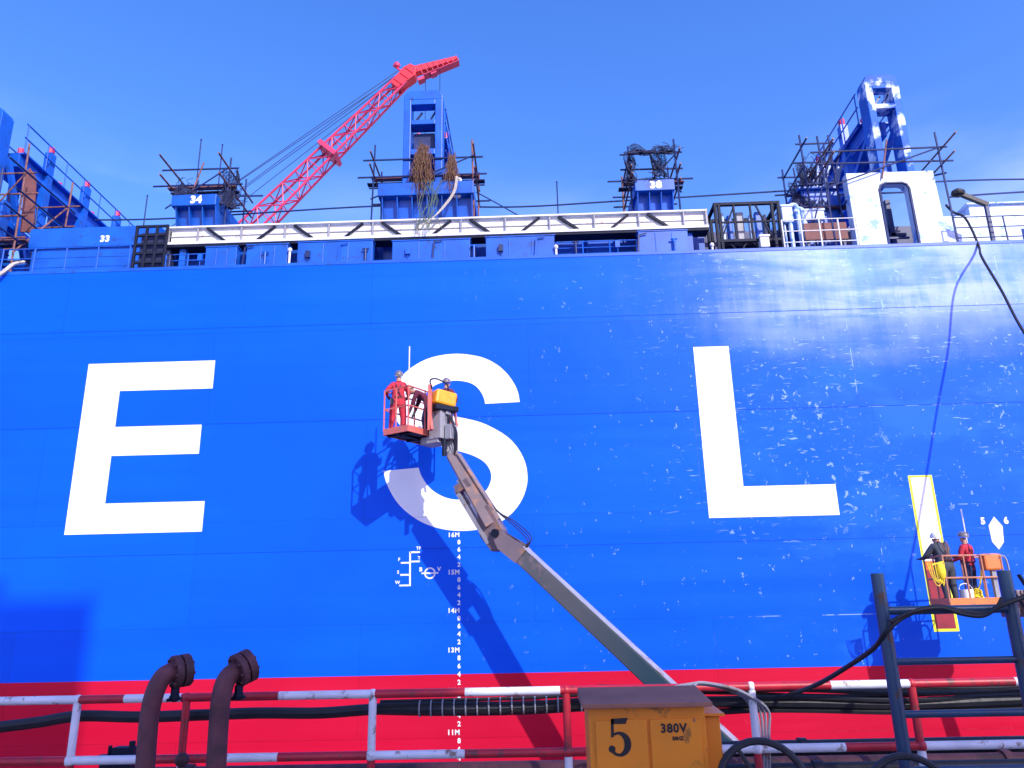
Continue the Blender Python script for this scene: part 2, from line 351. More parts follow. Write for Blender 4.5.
# ================================================================== setting
def ground():
    mb = MB(); px0, px1, py0, py1, zf = -140, 150, 6.9, 64, -14.0; B = 3000
    X = [-B, px0, px1, B]; Y = [-B, py0, py1, B]
    for i in range(3):
        for j in range(3):
            if (i, j) == (1, 1): continue
            mb.poly([(X[i],Y[j],0),(X[i+1],Y[j],0),(X[i+1],Y[j+1],0),(X[i],Y[j+1],0)])
    mb.build('ground', M['concrete'], kind='structure')
    f = MB(); f.poly([(px0,py0,zf),(px1,py0,zf),(px1,py1,zf),(px0,py1,zf)]); f.build('dock_floor', M['concrete'], kind='structure')
    w = MB()
    w.poly([(px0,py0,zf),(px1,py0,zf),(px1,py0,0),(px0,py0,0)]); w.poly([(px0,py1,zf),(px1,py1,zf),(px1,py1,0),(px0,py1,0)])
    w.poly([(px0,py0,zf),(px0,py1,zf),(px0,py1,0),(px0,py0,0)]); w.poly([(px1,py0,zf),(px1,py1,zf),(px1,py1,0),(px1,py0,0)])
    w.build('dock_wall', M['concrete'], kind='structure')
ground()

# ================================================================== the ship
HY = 21.5; HT = 12.08; WL = .16
ship = thing('container_ship', (0, HY, -12.6), 'huge blue container ship with red lower hull and giant white letters on its side', 'ship')
def zmark(m_): return 3.77 + (m_-16)*1.004

def hull():
    X0, X1, W = -75, 90, 33
    mb = MB()
    def ring(z, inset=0): return [(X0+inset, HY, z), (X1-inset, HY, z), (X1+14-inset, HY+W*.5, z), (X1-inset, HY+W, z), (X0+inset, HY+W, z), (X0-8+inset, HY+W*.5, z)]
    top, mid = ring(HT), ring(WL)
    for i in range(6):
        j = (i+1) % 6; mb.poly([mid[i], mid[j], top[j], top[i]])
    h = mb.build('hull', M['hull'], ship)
    rb = MB(); low = ring(-12.4)
    for i in range(6):
        j = (i+1) % 6; rb.poly([low[i], low[j], mid[j], mid[i]])
    rb.poly(low[::-1]); r_ = rb.build('bottom_paint', M['redhull'], ship); tag(r_, 'red painted lower hull')
    dk = MB(); dk.poly([(p[0], p[1], HT-.02) for p in ring(0)]); dk.build('deck', M['blue'], ship)
    # keel blocks
    return h
hull_o = hull()

def hp(x, y, off=.004):
    p = at(x, y, HY); return V((p.x, HY-off, p.z))

def flat_letter(pts, label, mat=None, off=.004, name='letter'):
    mb = MB(); mb.extrude(pts, (0, .003, 0)); o = mb.build(name, mat or M['letter'], hull_o)
    tag(o, label); return o
# E and L on true rectangles of the ship's side
E_ = [(-13.15,9.07),(-9.33,9.07),(-9.33,8.20),(-12.10,8.20),(-12.10,7.11),(-9.55,7.11),(-9.55,6.25),(-12.10,6.25),(-12.10,4.88),(-9.25,4.88),(-9.25,4.03),(-13.15,4.03)]
flat_letter([(x, HY-.004, z) for x, z in E_], 'white letter E')
L_ = [(4.85,9.05),(5.88,9.05),(5.88,4.915),(8.415,4.915),(8.415,4.065),(4.85,4.065)]
flat_letter([(x, HY-.004, z) for x, z in L_], 'white letter L')
S1 = [(575,238),(568,200),(552,165),(525,128),(488,95),(440,70),(390,58),(340,53),(290,56),(240,66),(195,84),(150,113),(115,148),(92,190),(84,235),(90,280),(108,318),(140,350),(190,378),(250,402),(310,420),(360,432),(405,448),(440,470),(460,498),(466,525),(460,552),(445,578),(415,597),(380,609),(340,613),(300,608),(262,592),(232,570),(208,540),(193,512),(187,490)]
S2 = [(52,503),(60,540),(80,585),(110,630),(150,668),(200,700),(260,722),(320,732),(380,732),(440,723),(500,700),(550,660),(585,610),(603,555),(604,510),(594,465),(570,418),(535,378),(490,347),(430,318),(370,302),(310,290),(260,278),(225,262),(208,240),(210,215),(228,190),(258,170),(295,159),(335,156),(375,162),(405,176),(426,200),(438,225),(442,245)]
def sp_(p): return hp(370+p[0]/3.84, 340+p[1]/3.84)
S_ = curve_pts([sp_(p) for p in S1], 3) + curve_pts([sp_(p) for p in S2], 3)
flat_letter(S_, 'white letter S')
# letter being painted, still masked with yellow tape
def rect(x0, x1, z0, z1, off): return [(x0,HY-off,z0),(x1,HY-off,z0),(x1,HY-off,z1),(x0,HY-off,z1)]
flat_letter(rect(10.50,11.02,2.78,5.04,.004), 'unfinished white stroke above the workers')
flat_letter(rect(10.50,11.02,1.04,2.55,.004), 'dark red primed lower end of the unfinished stroke', M['primer'], name='primed_patch')
mb = MB(); mb.extrude([(10.5,HY-.004,2.55),(11.02,HY-.004,2.55),(11.02,HY-.004,2.72),(10.9,HY-.004,2.78),(10.5,HY-.004,2.78)], (0,.003,0))
tag(mb.build('wet_primer', M['fresh_red'], hull_o), 'bright orange red fresh primer')
mb = MB()
for x0, x1, z0, z1 in ((10.43,10.50,.97,5.10),(11.02,11.09,.97,5.10),(10.50,11.02,5.04,5.10),(10.50,11.02,.97,1.04)):
    mb.box(x0, x1, HY-.006, HY-.002, z0, z1)
tag(mb.build('masking_tape', M['tape'], hull_o), 'yellow masking tape round the unfinished stroke')

# draft marks
dx = -2.11
k = 0
for mtr in range(16, 9, -1):
    for dm in (0, 8, 6, 4, 2):
        z = zmark(mtr) if dm == 0 else zmark(mtr-1) + dm/10*1.004
        if dm == 0: t_, xo, sz = '%dM' % mtr, -.09, .17
        else: t_, xo, sz = str(dm), 0.055, .165
        mb = text_mb(t_, sz, (dx+xo, HY, z), UX, UZ, .005, bold=.006, spacing=1.15)
        mb.build('draft_mark', M['mark'], hull_o)
# load line marks
mb = MB()
def ln(x0, z0, x1, z1, w=.045): mb.bar((x0,HY-.003,z0), (x1,HY-.003,z1), w, .004, up=(0,1,0))
ln(-3.39,2.43,-3.40,3.35); ln(-3.40,3.33,-3.13,3.33); ln(-3.65,3.05,-3.42,3.05); ln(-3.38,3.08,-3.13,3.08); ln(-3.66,2.73,-3.42,2.73); ln(-3.68,2.45,-3.42,2.45)
for t_, x, z in (('TF',-3.17,3.43),('F',-3.70,3.14),('T',-3.15,3.17),('S',-3.72,2.80),('W',-3.73,2.53)):
    q = text_mb(t_, .12, (x,HY,z), UX, UZ, .005, bold=.004); mb._add(q.v, q.f)
mb.build('load_line_mark', M['mark'], hull_o)
mb = MB(); c0 = V((-2.85, HY-.003, 2.76))
for i in range(28):
    a, b_ = 2*math.pi*i/28, 2*math.pi*(i+1)/28
    P = [c0+V((math.cos(t)*r_,0,math.sin(t)*r_)) for t, r_ in ((a,.155),(b_,.155),(b_,.115),(a,.115))]; mb.poly(P)
mb.bar(c0+V((-.23,-.002,0)), c0+V((.23,-.002,0)), .04, .003, up=(0,1,0))
for t_, x in (('B',-.25),('V',.25)):
    q = text_mb(t_, .15, c0+V((x,.003,.10)), UX, UZ, .005, bold=.006); mb._add(q.v, q.f)
mb.build('plimsoll_disc', M['mark'], hull_o)
mb = MB(); mb.extrude([(12.56,HY-.004,3.92),(12.74,HY-.004,3.66),(12.69,HY-.004,3.23),(12.52,HY-.004,3.04),(12.38,HY-.004,3.25),(12.37,HY-.004,3.68)][::-1], (0,.003,0))
for t_, x in (('5',12.24),('6',12.86)):
    q = text_mb(t_, .24, (x,HY,3.80), UX, UZ, .005, bold=.012); mb._add(q.v, q.f)
mb.build('tug_mark', M['mark'], hull_o)

# weld seams: low beads of the plating
for z in (10.1, 7.12, 3.42):
    mb = MB(); mb.bar((-75,HY,z), (90,HY,z), .015, .006, up=(0,1,0)); mb.build('weld_seam', M['seam'], hull_o)
for x, z0, z1 in ((-8.6,7.12,12.05),(9.75,5.1,7.1),(3.0,7.2,10.1)):
    mb = MB(); mb.bar((x,HY,z0), (x,HY,z1), .025, .006, up=(0,1,0)); mb.build('weld_seam', M['hull'], hull_o)
# sheer strake edge and fishplate
mb = MB(); mb.box(-75,90,HY-.012,HY+.12,HT-.01,HT+.10); mb.build('deck_edge', M['blue'], ship, bevel=.01)

# hatch coaming and lockers along the deck edge
mb = MB(); mb.box(-16.2, 5.9, 23.1, 23.4, HT-.02, 13.55); mb.box(-75,-16.8,23.1,23.4,HT-.02,13.3); mb.box(14.4,90,23.6,23.9,HT-.02,13.6)
for i in range(22):
    x = -16+i*1.0; mb.box(x, x+.05, 22.86, 23.1, HT-.02, 13.5)
mb.build('hatch_coaming', M['blue'], ship)
mb = MB(); mb.box(-16.2, 14.2, 23.9, 24.1, HT-.02, 14.0); mb.box(-75,-16.8,23.9,24.1,HT-.02,13.8); mb.build('coaming_plate', M['blue_dark'], ship)
lockers = [(205,236),(246,287),(297,372),(392,470),(486,555),(640,690)]
for i, (a, b_) in enumerate(lockers):
    p, q = at(a, 258, 21.65), at(b_, 258, 21.65); zt_ = 12.88+.03*(i % 3)
    mb = MB(); mb.box(p.x, q.x, 21.66, 21.97, HT+.12, zt_); mb.box(p.x-.03, q.x+.03, 21.64, 21.98, zt_, zt_+.04)
    for k in (1, 2): 
        xx = p.x+(q.x-p.x)*k/3; mb.box(xx, xx+.03, 21.645, 21.662, HT+.15, zt_-.05)
    mb.build('deck_locker', M['blue'], ship, bevel=.01)

for i in range(16):
    x = -11.0+i*1.05+random.uniform(-.3,.3); mb = MB(); z = HT+.12
    if i % 3 == 0: mb.cyl((x,21.58,z), (x,21.58,z+.42), .035, 8); mb.cyl((x-.1,21.58,z+.42), (x+.1,21.58,z+.42), .03, 8); nm = 'fill_pipe'
    elif i % 3 == 1: mb.box(x-.07, x+.07, 21.56, 21.64, z+.2, z+.42); mb.cyl((x,21.6,z), (x,21.6,z+.2), .014, 6); nm = 'junction_box'
    else: mb.bar((x,21.60,z), (x+.05,21.60,z+.62), .03, .05); mb.bar((x+.05,21.60,z+.62), (x+.3,21.60,z+.66), .03, .03); nm = 'stay_bracket'
    mb.build(nm, M['blue'] if i % 2 else M['blue_dark'], ship)

def deck_rail(x0, x1, Y, mat, h=.95, n=None, name='deck_railing', z0=HT):
    mb = MB(); n = n or max(2, int((x1-x0)/1.3))
    for i in range(n+1):
        x = x0+(x1-x0)*i/n; mb.cyl((x,Y,z0), (x,Y,z0+h), .024, 6)
    for f in (1.0, .66, .33): mb.cyl((x0,Y,z0+h*f), (x1,Y,z0+h*f), .018, 6)
    return mb.build(name, mat, ship, smooth=True)
deck_rail(-17.6, -12.5, 21.75, M['blue'], 1.0, 5)
deck_rail(.95, 3.45, 21.72, M['blue'], .62, 3)
deck_rail(-11.3, -9.9, 21.72, M['blue'], .62, 2)
deck_rail(8.0, 10.3, 21.75, M['white_metal'], 1.15, 4)
deck_rail(13.25, 24, 21.75, M['blue_dark'], 1.05, 7)

# low lashing bridge ends carrying bay numbers
def numbered_end(sx0, sx1, sz0, sz1, bx0, bx1, bz0, num, Y=22.2):
    mb = MB(); mb.box(sx0, sx1, Y, Y+2.6, sz0, sz1)
    o = mb.build('bay_platform', M['blue'], ship, bevel=.015)
    cx = (bx0+bx1)/2; b = MB()
    yb = Y+.30
    # sloped bracket face that falls away under the platform
    b.extrude([(bx0, yb, sz0), (bx0, yb+.42, HT), (bx0, Y+2.5, HT), (bx0, Y+2.5, sz0)], (bx1-bx0, 0, 0))
    b.build('bracket', M['blue'], o)
    r_ = MB()
    n = max(3, int((bx1-bx0)/.42))
    for i in range(n+1):
        x = bx0+(bx1-bx0)*i/n
        r_.extrude([(x-.015, Y+.05, sz0), (x-.015, yb+.40, HT+.3), (x-.015, yb+.45, HT+.3), (x-.015, yb+.05, sz0)], (.03, 0, 0))
    r_.build('bracket_rib', M['blue'], o)
    if num:
        t = text_mb(num, .36, (cx+.02, Y, (sz0+sz1)/2-.005), UX, UZ, .006, bold=.02, spacing=1.1); t.build('bay_number', M['white'], o)
    return o
numbered_end(-11.60,-10.12,14.72,15.12,-11.46,-10.14,14.1,'34')
numbered_end(3.62,4.90,14.70,15.09,3.70,4.84,14.1,'38')
numbered_end(-4.78,-1.64,14.83,15.29,-4.64,-1.70,14.1,None)
mb = MB(); mb.box(-16.3,-12.0,22.4,23.05,13.45,14.15); mb.box(-16.2,-12.1,22.5,23.0,HT,13.45); b33 = mb.build('bay_platform', M['blue'], ship, bevel=.015)
text_mb('33', .30, at(105,239,22.4), UX, UZ, .006, bold=.015, spacing=1.1).build('bay_number', M['white'], b33)

# tall lashing bridges: end tower, walkway beam running inboard, columns with red caps, railings
def lashing_bridge(xc, zt, zb, mat, nwin=True, nbay=11, caps=True, w=1.30, tdx=0.0, low=True):
    Y0 = 22.7; yl = Y0+2.42*nbay; zw = zt-1.35
    beam = MB()
    beam.box(xc-w/2+.2, xc+w/2-.2, Y0+.9, yl, zw-.5, zw); beam.box(xc-w/2, xc+w/2, Y0+.9, yl, zw, zw+.06)
    beam.box(xc-w/2+.25, xc+w/2-.25, Y0+.9, yl, zb+.9, zb+1.25)
    zm = (zb+zw)/2+.3; beam.box(xc-w/2+.3, xc+w/2-.3, Y0+.9, yl, zm-.18, zm); 
    br = beam.build('lashing_bridge', M['blue'], ship, bevel=.01)
    xm_ = xc; xc = xc+tdx; tw = MB(); lw = .25
    for s in (-1, 1):
        x0 = xc+s*(w/2)-(lw if s > 0 else 0); tw.box(x0, x0+lw, Y0, Y0+.62, zb, zt-.35)
    c = .22
    tw.extrude([(xc-w/2, Y0, zt-.35), (xc+w/2, Y0, zt-.35), (xc+w/2, Y0, zt-c), (xc+w/2-c*.35, Y0, zt-c*.3), (xc+w/2-c, Y0, zt), (xc-w/2+c, Y0, zt), (xc-w/2+c*.35, Y0, zt-c*.3), (xc-w/2, Y0, zt-c)], (0, .62, 0))
    xi0, xi1 = xc-w/2+lw, xc+w/2-lw
    tw.box(xi0, xi1, Y0+.004, Y0+.4, zt-.56, zt-.352)
    tw.box(xi0, xi1, Y0+.004, Y0+.5, zt-1.36, zt-1.18)
    if low: tw.box(xi0, xi1, Y0+.004, Y0+.5, zt-2.55, zt-2.33)
    tw.build('end_tower', mat, br, bevel=.02)
    d = MB(); d.bar((xi0,Y0+.3,zt-1.2), (xi0+.35,Y0+.3,zt-.7), .06, .06); d.bar((xi1,Y0+.3,zt-.62), (xi1-.3,Y0+.32,zt-1.15), .05, .05)
    if low: d.box(xi0+.06, xi1-.06, Y0+.35, Y0+.45, zt-2.32, zt-1.5)
    d.build('lock_mechanism', M['blue_dark'], br); xc = xm_
    for i in range(1, nbay+1):
        y = Y0+2.42*i
        for s in (-1, 1):
            cm = MB(); x = xc+s*(w/2-.16)
            cm.box(x-.13, x+.13, y-.15, y+.15, HT, zt-.38); o = cm.build('column', M['blue'], br)
            if caps:
                cp = MB(); cp.cyl((x,y,zt-.38), (x,y,zt-.10), .12, 8); cp.build('red_cap', M['crane'], br)
    bm_ = MB()
    for i in range(nbay):
        y0 = Y0+2.42*i+.3; y1 = y0+2.42-.3
        for s in (-1, 1):
            x = xc+s*(w/2-.16)
            bm_.bar((x,y0,zb+1.2), (x,y1,zw-.5), .16, .16, up=(1,0,0)) if i % 2 else bm_.bar((x,y1,zb+1.2), (x,y0,zw-.5), .16, .16, up=(1,0,0))
    bm_.build('diagonal_brace', M['blue'], br)
    rl = MB()
    for s in (-1, 1):
        x = xc+s*(w/2+.02)
        for h in (.5, 1.0): rl.cyl((x,Y0+.9,zm+h), (x,yl,zm+h), .026, 6)
        for h in (.55, 1.1): rl.cyl((x,Y0+.7,zw+h), (x,yl,zw+h), .028, 6)
        for i in range(int((yl-Y0)/1.2)): rl.cyl((x,Y0+.8+1.2*i,zw), (x,Y0+.8+1.2*i,zw+1.1), .024, 6)
    rl.build('walkway_railing', M['blue'], br, smooth=True)
    return br
lashing_bridge(-18.6, 19.2, HT, M['blue'], w=1.5, tdx=-.42)
lashing_bridge(-3.40, 19.22, 15.29, M['blue'], w=1.34)
lashing_bridge(12.36, 19.2, 15.0, M['blue_glare'], w=1.14, low=False)

# big blue fairing plate at far left, pale arched end plate at right
mb = MB(); mb.box(-20.5,-17.25,22.2,22.6,HT,15.2); mb.build('bay_platform', M['blue'], ship, bevel=.02)
mb = MB()
X0, X1, Z1 = 10.38, 13.22, 15.02; a0, a1, za = 11.36, 12.30, 14.62
pl = [(X0,HT),(a0,HT),(a0,za-.22),(a0+.06,za-.07),(a0+.2,za),(a1-.2,za),(a1-.06,za-.07),(a1,za-.22),(a1,HT),(X1,HT),(X1-.06,Z1),(X0,Z1)]
mb.extrude([(x,22.1,z) for x, z in pl], (0,.35,0)); arch = mb.build('arched_end_plate', M['blue_pale'], ship, bevel=.02)
tag(arch, 'end plate painted pale for sun glare with tall arched opening')
mb = MB()
pr = [(a0,HT+.05),(a0,za-.22),(a0+.06,za-.07),(a0+.2,za),(a1-.2,za),(a1-.06,za-.07),(a1,za-.22),(a1,HT+.05)]
mb.tube([(x,22.1,z) for x, z in pr], .045, 6); mb.build('opening_rim', M['blue_dark'], arch)
mb = MB(); mb.box(10.4,13.2,24.6,24.8,HT,13.6); mb.box(11.5,11.7,23.4,23.6,HT,14.8); mb.box(11.2,12.6,23.3,23.5,13.35,13.45); mb.box(12.1,12.25,23.3,23.5,HT,14.7); mb.box(11.35,12.3,22.6,22.66,12.9,12.96)
mb.build('inner_frame', M['blue_dark'], ship)
mb = MB(); mb.box(9.2,10.36,22.9,24.6,HT,14.9); mb.box(9.1,10.37,22.8,24.7,14.9,15.0); mb.build('bay_platform', M['blue'], ship, bevel=.01)
mb = MB(); mb.box(13.35,16.0,22.8,23.6,12.45,13.75); mb.build('deck_locker', M['blue_pale'], ship, bevel=.03)  # blue lockers here, their paleness is painted sun glare
mb = MB(); mb.box(14.6,19.0,23.0,24.4,13.3,14.2); mb.box(15.2,15.9,22.96,23.0,13.5,14.05); mb.box(14.5,24.0,22.9,24.5,14.2,14.26)
mb.build('deck_locker', M['blue_pale'], ship, bevel=.03)
mb = MB(); mb.box(13.25,26.0,22.2,22.7,HT,12.45); mb.build('deck_edge', M['blue_dark'], ship)
# thin masts
for x, y0, y1, Y in ((195,140,197,23.0),(143,196,230,23.4),(558,182,212,23.6),(220,145,170,23.4)):
    mb = MB(); p, q = at(x, y1, Y), at(x, y0, Y); mb.cyl((p.x,Y,HT), (p.x,Y,q.z), .022, 6); mb.ball((p.x,Y,q.z), .035, 6, 4); mb.build('antenna_mast', M['blue_dark'], ship)
for x, y in ((290,250),(556,247),(712,245)):
    p = at(x, y, 21.6); mb = MB(); mb.cyl((p.x,21.6,HT), (p.x,21.6,p.z), .035, 6); mb.ball((p.x,21.6,p.z), (.07,.07,.08), 8, 6); mb.build('deck_lamp', M['white_metal'], ship, smooth=True)

# ================================================================== gangway stowed along the deck edge
def gangway():
    X0, X1, zb, zt, Yf, Yb = -11.5, 5.80, 13.21, 13.83, 22.0, 22.47
    g = thing('gangway', ((X0+X1)/2, (Yf+Yb)/2, zb), 'long white aluminium gangway lying flat above the deck edge', 'gangway')
    mb = MB(); mb.box(X0, X1, Yf, Yb, zb-.10, zb-.02); mb.build('floor_panel', M['dark'], g)
    mb = MB(); mb.box(X0, X1, Yf+.10, Yf+.13, zb-.02, zt-.05); mb.box(X0, X1, Yb-.10, Yb-.06, zb-.02, zt-.05); mb.build('side_panel', M['white_metal'], g)
    mb = MB(); mb.box(X0, X1, Yf-.02, Yf+.09, zt-.05, zt+.01); mb.box(X0, X1, Yb-.09, Yb, zt-.05, zt+.01); mb.build('top_rail', M['white_metal'], g, bevel=.01)
    mb = MB(); mb.box(X0, X1, Yf-.03, Yf+.095, zb-.02, zb+.07); mb.build('bottom_rail', M['white_metal'], g, bevel=.01)
    pit = 1.415; n = 12; st = MB(); dg = MB()
    for i in range(n+1):
        x = X1-.75-pit*i
        if x < X0: break
        st = MB(); st.box(x-.02, x+.02, Yf, Yf+.09, zb+.07, zt-.05); st.build('upright', M['grey'], g)
    for x in (X1-.06, X0): st = MB(); st.box(x, x+.06, Yf, Yf+.09, zb+.07, zt-.05); st.build('upright', M['grey'], g)
    for i in range(n):
        x = X1-.75-pit*(i+1)
        if x < X0: break
        dg = MB()
        if i % 2: dg.bar((x+.5,Yf+.05,zb+.08), (x+1.08,Yf+.05,zt-.06), .06, .06, up=(0,1,0))
        else: dg.bar((x+.28,Yf+.05,zt-.06), (x+.9,Yf+.05,zb+.08), .085, .07, up=(0,1,0))
        dg.build('diagonal_strut', M['dark'], g)
    mb = MB(); mb.box(X0, X1, Yf+.07, Yf+.098, (zb+zt)/2-.02, (zb+zt)/2+.005); mb.build('mid_rail', M['grey'], g)
    for x in (-11.0, -5.5, 0, 5.2): mb = MB(); mb.box(x-.1, x+.1, Yf+.15, Yb-.1, HT+.02, zb-.10); mb.build('support', M['blue'], g)
gangway()

# ---- winch frame at the gangway's right end
def winch_frame():
    x0, x1, z0, z1, Y0, Y1 = 6.05, 8.15, 12.72, 14.12, 22.1, 23.2
    t = thing('winch_frame', ((x0+x1)/2, (Y0+Y1)/2, HT), 'dark steel frame with pale upright rollers at the gangway end', 'winch frame')
    mb = MB()
    for z in (z0, z1-.1): 
        for y in (Y0, Y1): mb.box(x0, x1, y, y+.1, z, z+.1)
    for x in (x0, x0+.12, x1-.3, x1-.1):
        for y in (Y0, Y1): mb.box(x, x+.09, y-.005, y+.095, HT, z1)
    for x in (x0, x1-.1): mb.box(x, x+.1, Y0+.1, Y1, z1-.1, z1)
    mb.box(x0+.1, x1-.1, Y0+.12, Y1, z0-.08, z0)
    for fx in (.30,.55): mb.box(x0+(x1-x0)*fx-.03, x0+(x1-x0)*fx+.03, Y0+.004, Y0+.08, z0, z1)
    mb.box(x0+.1, x1-.1, Y0+.012, Y0+.06, (z0+z1)/2-.03, (z0+z1)/2+.03); mb.bar((x0+.1,Y0+.05,z0), (x0+.7,Y0+.05,z1), .05, .05); mb.bar((x1-.3,Y0+.05,z0), (x1-.8,Y0+.05,z1), .05, .05)
    mb.build('frame', M['dark'], t, bevel=.01)
    for k, (fx, w) in enumerate(((.16,.07),(.26,.13),(.42,.20),(.58,.08),(.70,.17),(.80,.08))):
        x = x0+(x1-x0)*fx; mb = MB(); mb.box(x-w/2*1.2, x+w/2*1.2, Y0+.3, Y0+.5, z0+.1, z1-.2-.1*(k % 2)); mb.build('upright_roller', (M['blue_pale'], M['blue'], M['grey'])[k % 3], t, bevel=.03)
    mb = MB()
    for fx in (.15, .5): 
        x = x0+(x1-x0)*fx; mb.tube([V((x+math.cos(a)*.24, Y0+.1, z0-.25+math.sin(a)*.24)) for a in [i*math.pi/9 for i in range(18)]], .035, 6, closed=True)
    mb.build('sheave', M['dark'], t)
    mb = MB(); mb.box(x0-.1, x1+.4, Y0-.05, Y0+.1, HT+.12, HT+.24); mb.build('base_beam', M['blue_dark'], t)
winch_frame()
def deck_gear():
    for lab, x0, y0, x1, y1, Y, mt, nm in (  # seen left to right
        ('pale square box on deck between winch frame and white railing', 783, 205, 792, 222, 22.6, 'blue_pale', 'deck_box'),
        ('pale round-topped box above the brown panel by the arched plate', 805, 209, 824, 219, 22.6, 'blue_pale', 'deck_box'),
        ('small pale bucket box hanging under the winch frame corner', 761, 235, 769, 247, 22.0, 'white_metal', 'deck_box')):
        a, b_ = at(x0, y1, Y), at(x1, y0, Y); mb = MB()
        mb.box(a.x, b_.x, Y, Y+.6, a.z, b_.z); mb.box(a.x-.03, b_.x+.03, Y-.03, Y+.63, b_.z-.06, b_.z+.03)
        if a.z > HT+.1: mb.box(a.x+.05, a.x+.12, Y+.1, Y+.2, HT, a.z); mb.box(b_.x-.12, b_.x-.05, Y+.1, Y+.2, HT, a.z)
        tag(mb.build(nm, M[mt], bevel=.04), lab, 'deck box')
    a, b_ = at(806, 240, 22.3), at(846, 222, 22.3); t = thing('brown_panel', ((a.x+b_.x)/2, 22.3, HT), 'brown primed steel panel standing behind the short white railing', 'panel')
    mb = MB(); mb.box(a.x, b_.x, 22.3, 22.36, a.z, b_.z); mb.build('panel', M['brown'], t); mb = MB()
    for x in (a.x+.1, b_.x-.1): mb.box(x-.04, x+.04, 22.37, 22.43, HT, b_.z)
    mb.build('post', M['blue_dark'], t)
    # cluster of upright pipes
    for i, (x, y0, y1) in enumerate(((797,208,246),(803,212,246),(790,222,246))):
        p = at(x, y0, 22.7); mb = MB(); mb.cyl((p.x,22.7,HT), (p.x,22.7,p.z), .07, 10); mb.tube([(p.x+math.cos(a)*.12-.12,22.7,p.z+math.sin(a)*.12) for a in [k*math.pi/8 for k in range(9)]], .07, 8)
        tag(mb.build('vent_pipe', M['blue_pale'], smooth=True), 'pale gooseneck vent pipe on deck beside the winch frame', 'vent pipe', 'small vent pipes by the winch frame')
deck_gear()
def lattice_rack():
    x0, x1, z0, z1, Y = -12.38, -11.40, HT, 13.80, 21.75
    t = thing('lattice_rack', ((x0+x1)/2, Y+.3, z0), 'black lattice rack at the left end of the white gangway', 'rack')
    mb = MB()
    for i in range(4): x = x0+(x1-x0)*i/3; mb.box(x-.04, x+.04, Y, Y+.08, z0, z1)
    for i in range(6): z = z0+.1+(z1-z0-.14)*i/5; mb.box(x0, x1, Y+.004, Y+.075, z-.04, z+.04)
    mb.build('lattice', M['dark'], t, bevel=.01)
    mb = MB(); mb.box(x0, x1, Y+.35, Y+.7, z0, z1-.1); mb.build('back_box', M['tarp'], t)
lattice_rack()

# ================================================================== scaffolds
def jit(a): return random.uniform(-a, a)
def strands(c, rx, ry, z0, z1, n, r=.012, taper=.6):
    mb = MB()
    for i in range(n):
        a = random.uniform(0, 6.28); q = math.sqrt(random.random()); x, y = c[0]+rx*q*math.cos(a), c[1]+ry*q*math.sin(a)
        za = z1-abs(jit(.25))*(z1-z0); zb_ = z0+abs(jit(.6))*(z1-z0); pts = []
        for k in range(6):
            f = k/5; w = 1+f*taper; pts.append((c[0]+(x-c[0])*w+jit(rx*.35), c[1]+(y-c[1])*w+jit(ry*.2), za+(zb_-za)*f))
        mb.tube(curve_pts(pts, 2), r, 4)
    for i in range(n//2):
        z = random.uniform(z0, z1); a = random.uniform(0, 6.28); pts = [(c[0]+rx*math.cos(a+k*.5)*random.uniform(.5,1.1), c[1]+ry*math.sin(a+k*.5), z+jit(.15)) for k in range(5)]
        mb.tube(curve_pts(pts, 2), r, 4)
    return mb

def crumple(P, n, amp, mt, t, name='draped_net'):
    A_, B_, C_, D2 = [V(p) for p in P]; mb = MB(); g = []
    for i in range(n+1):
        row = []
        for j in range(n+1):
            u, v = i/n, j/n; p = A_.lerp(B_, u).lerp(D2.lerp(C_, u), v)
            row.append(p+V((jit(amp), jit(amp*1.6), jit(amp)-amp*1.2*math.sin(u*math.pi)*(1-v))))
        g.append(row)
    mb.v = [p for r__ in g for p in r__]
    for i in range(n):
        for j in range(n):
            if random.random() < .30: continue
            k = i*(n+1)+j; mb.f.append([k, k+1, k+n+2, k+n+1]); mb.mi.append(0)
    o = mb.build(name, M[mt], t, smooth=True); sm = o.modifiers.new('thick', 'SOLIDIFY'); sm.thickness = .02
    return o

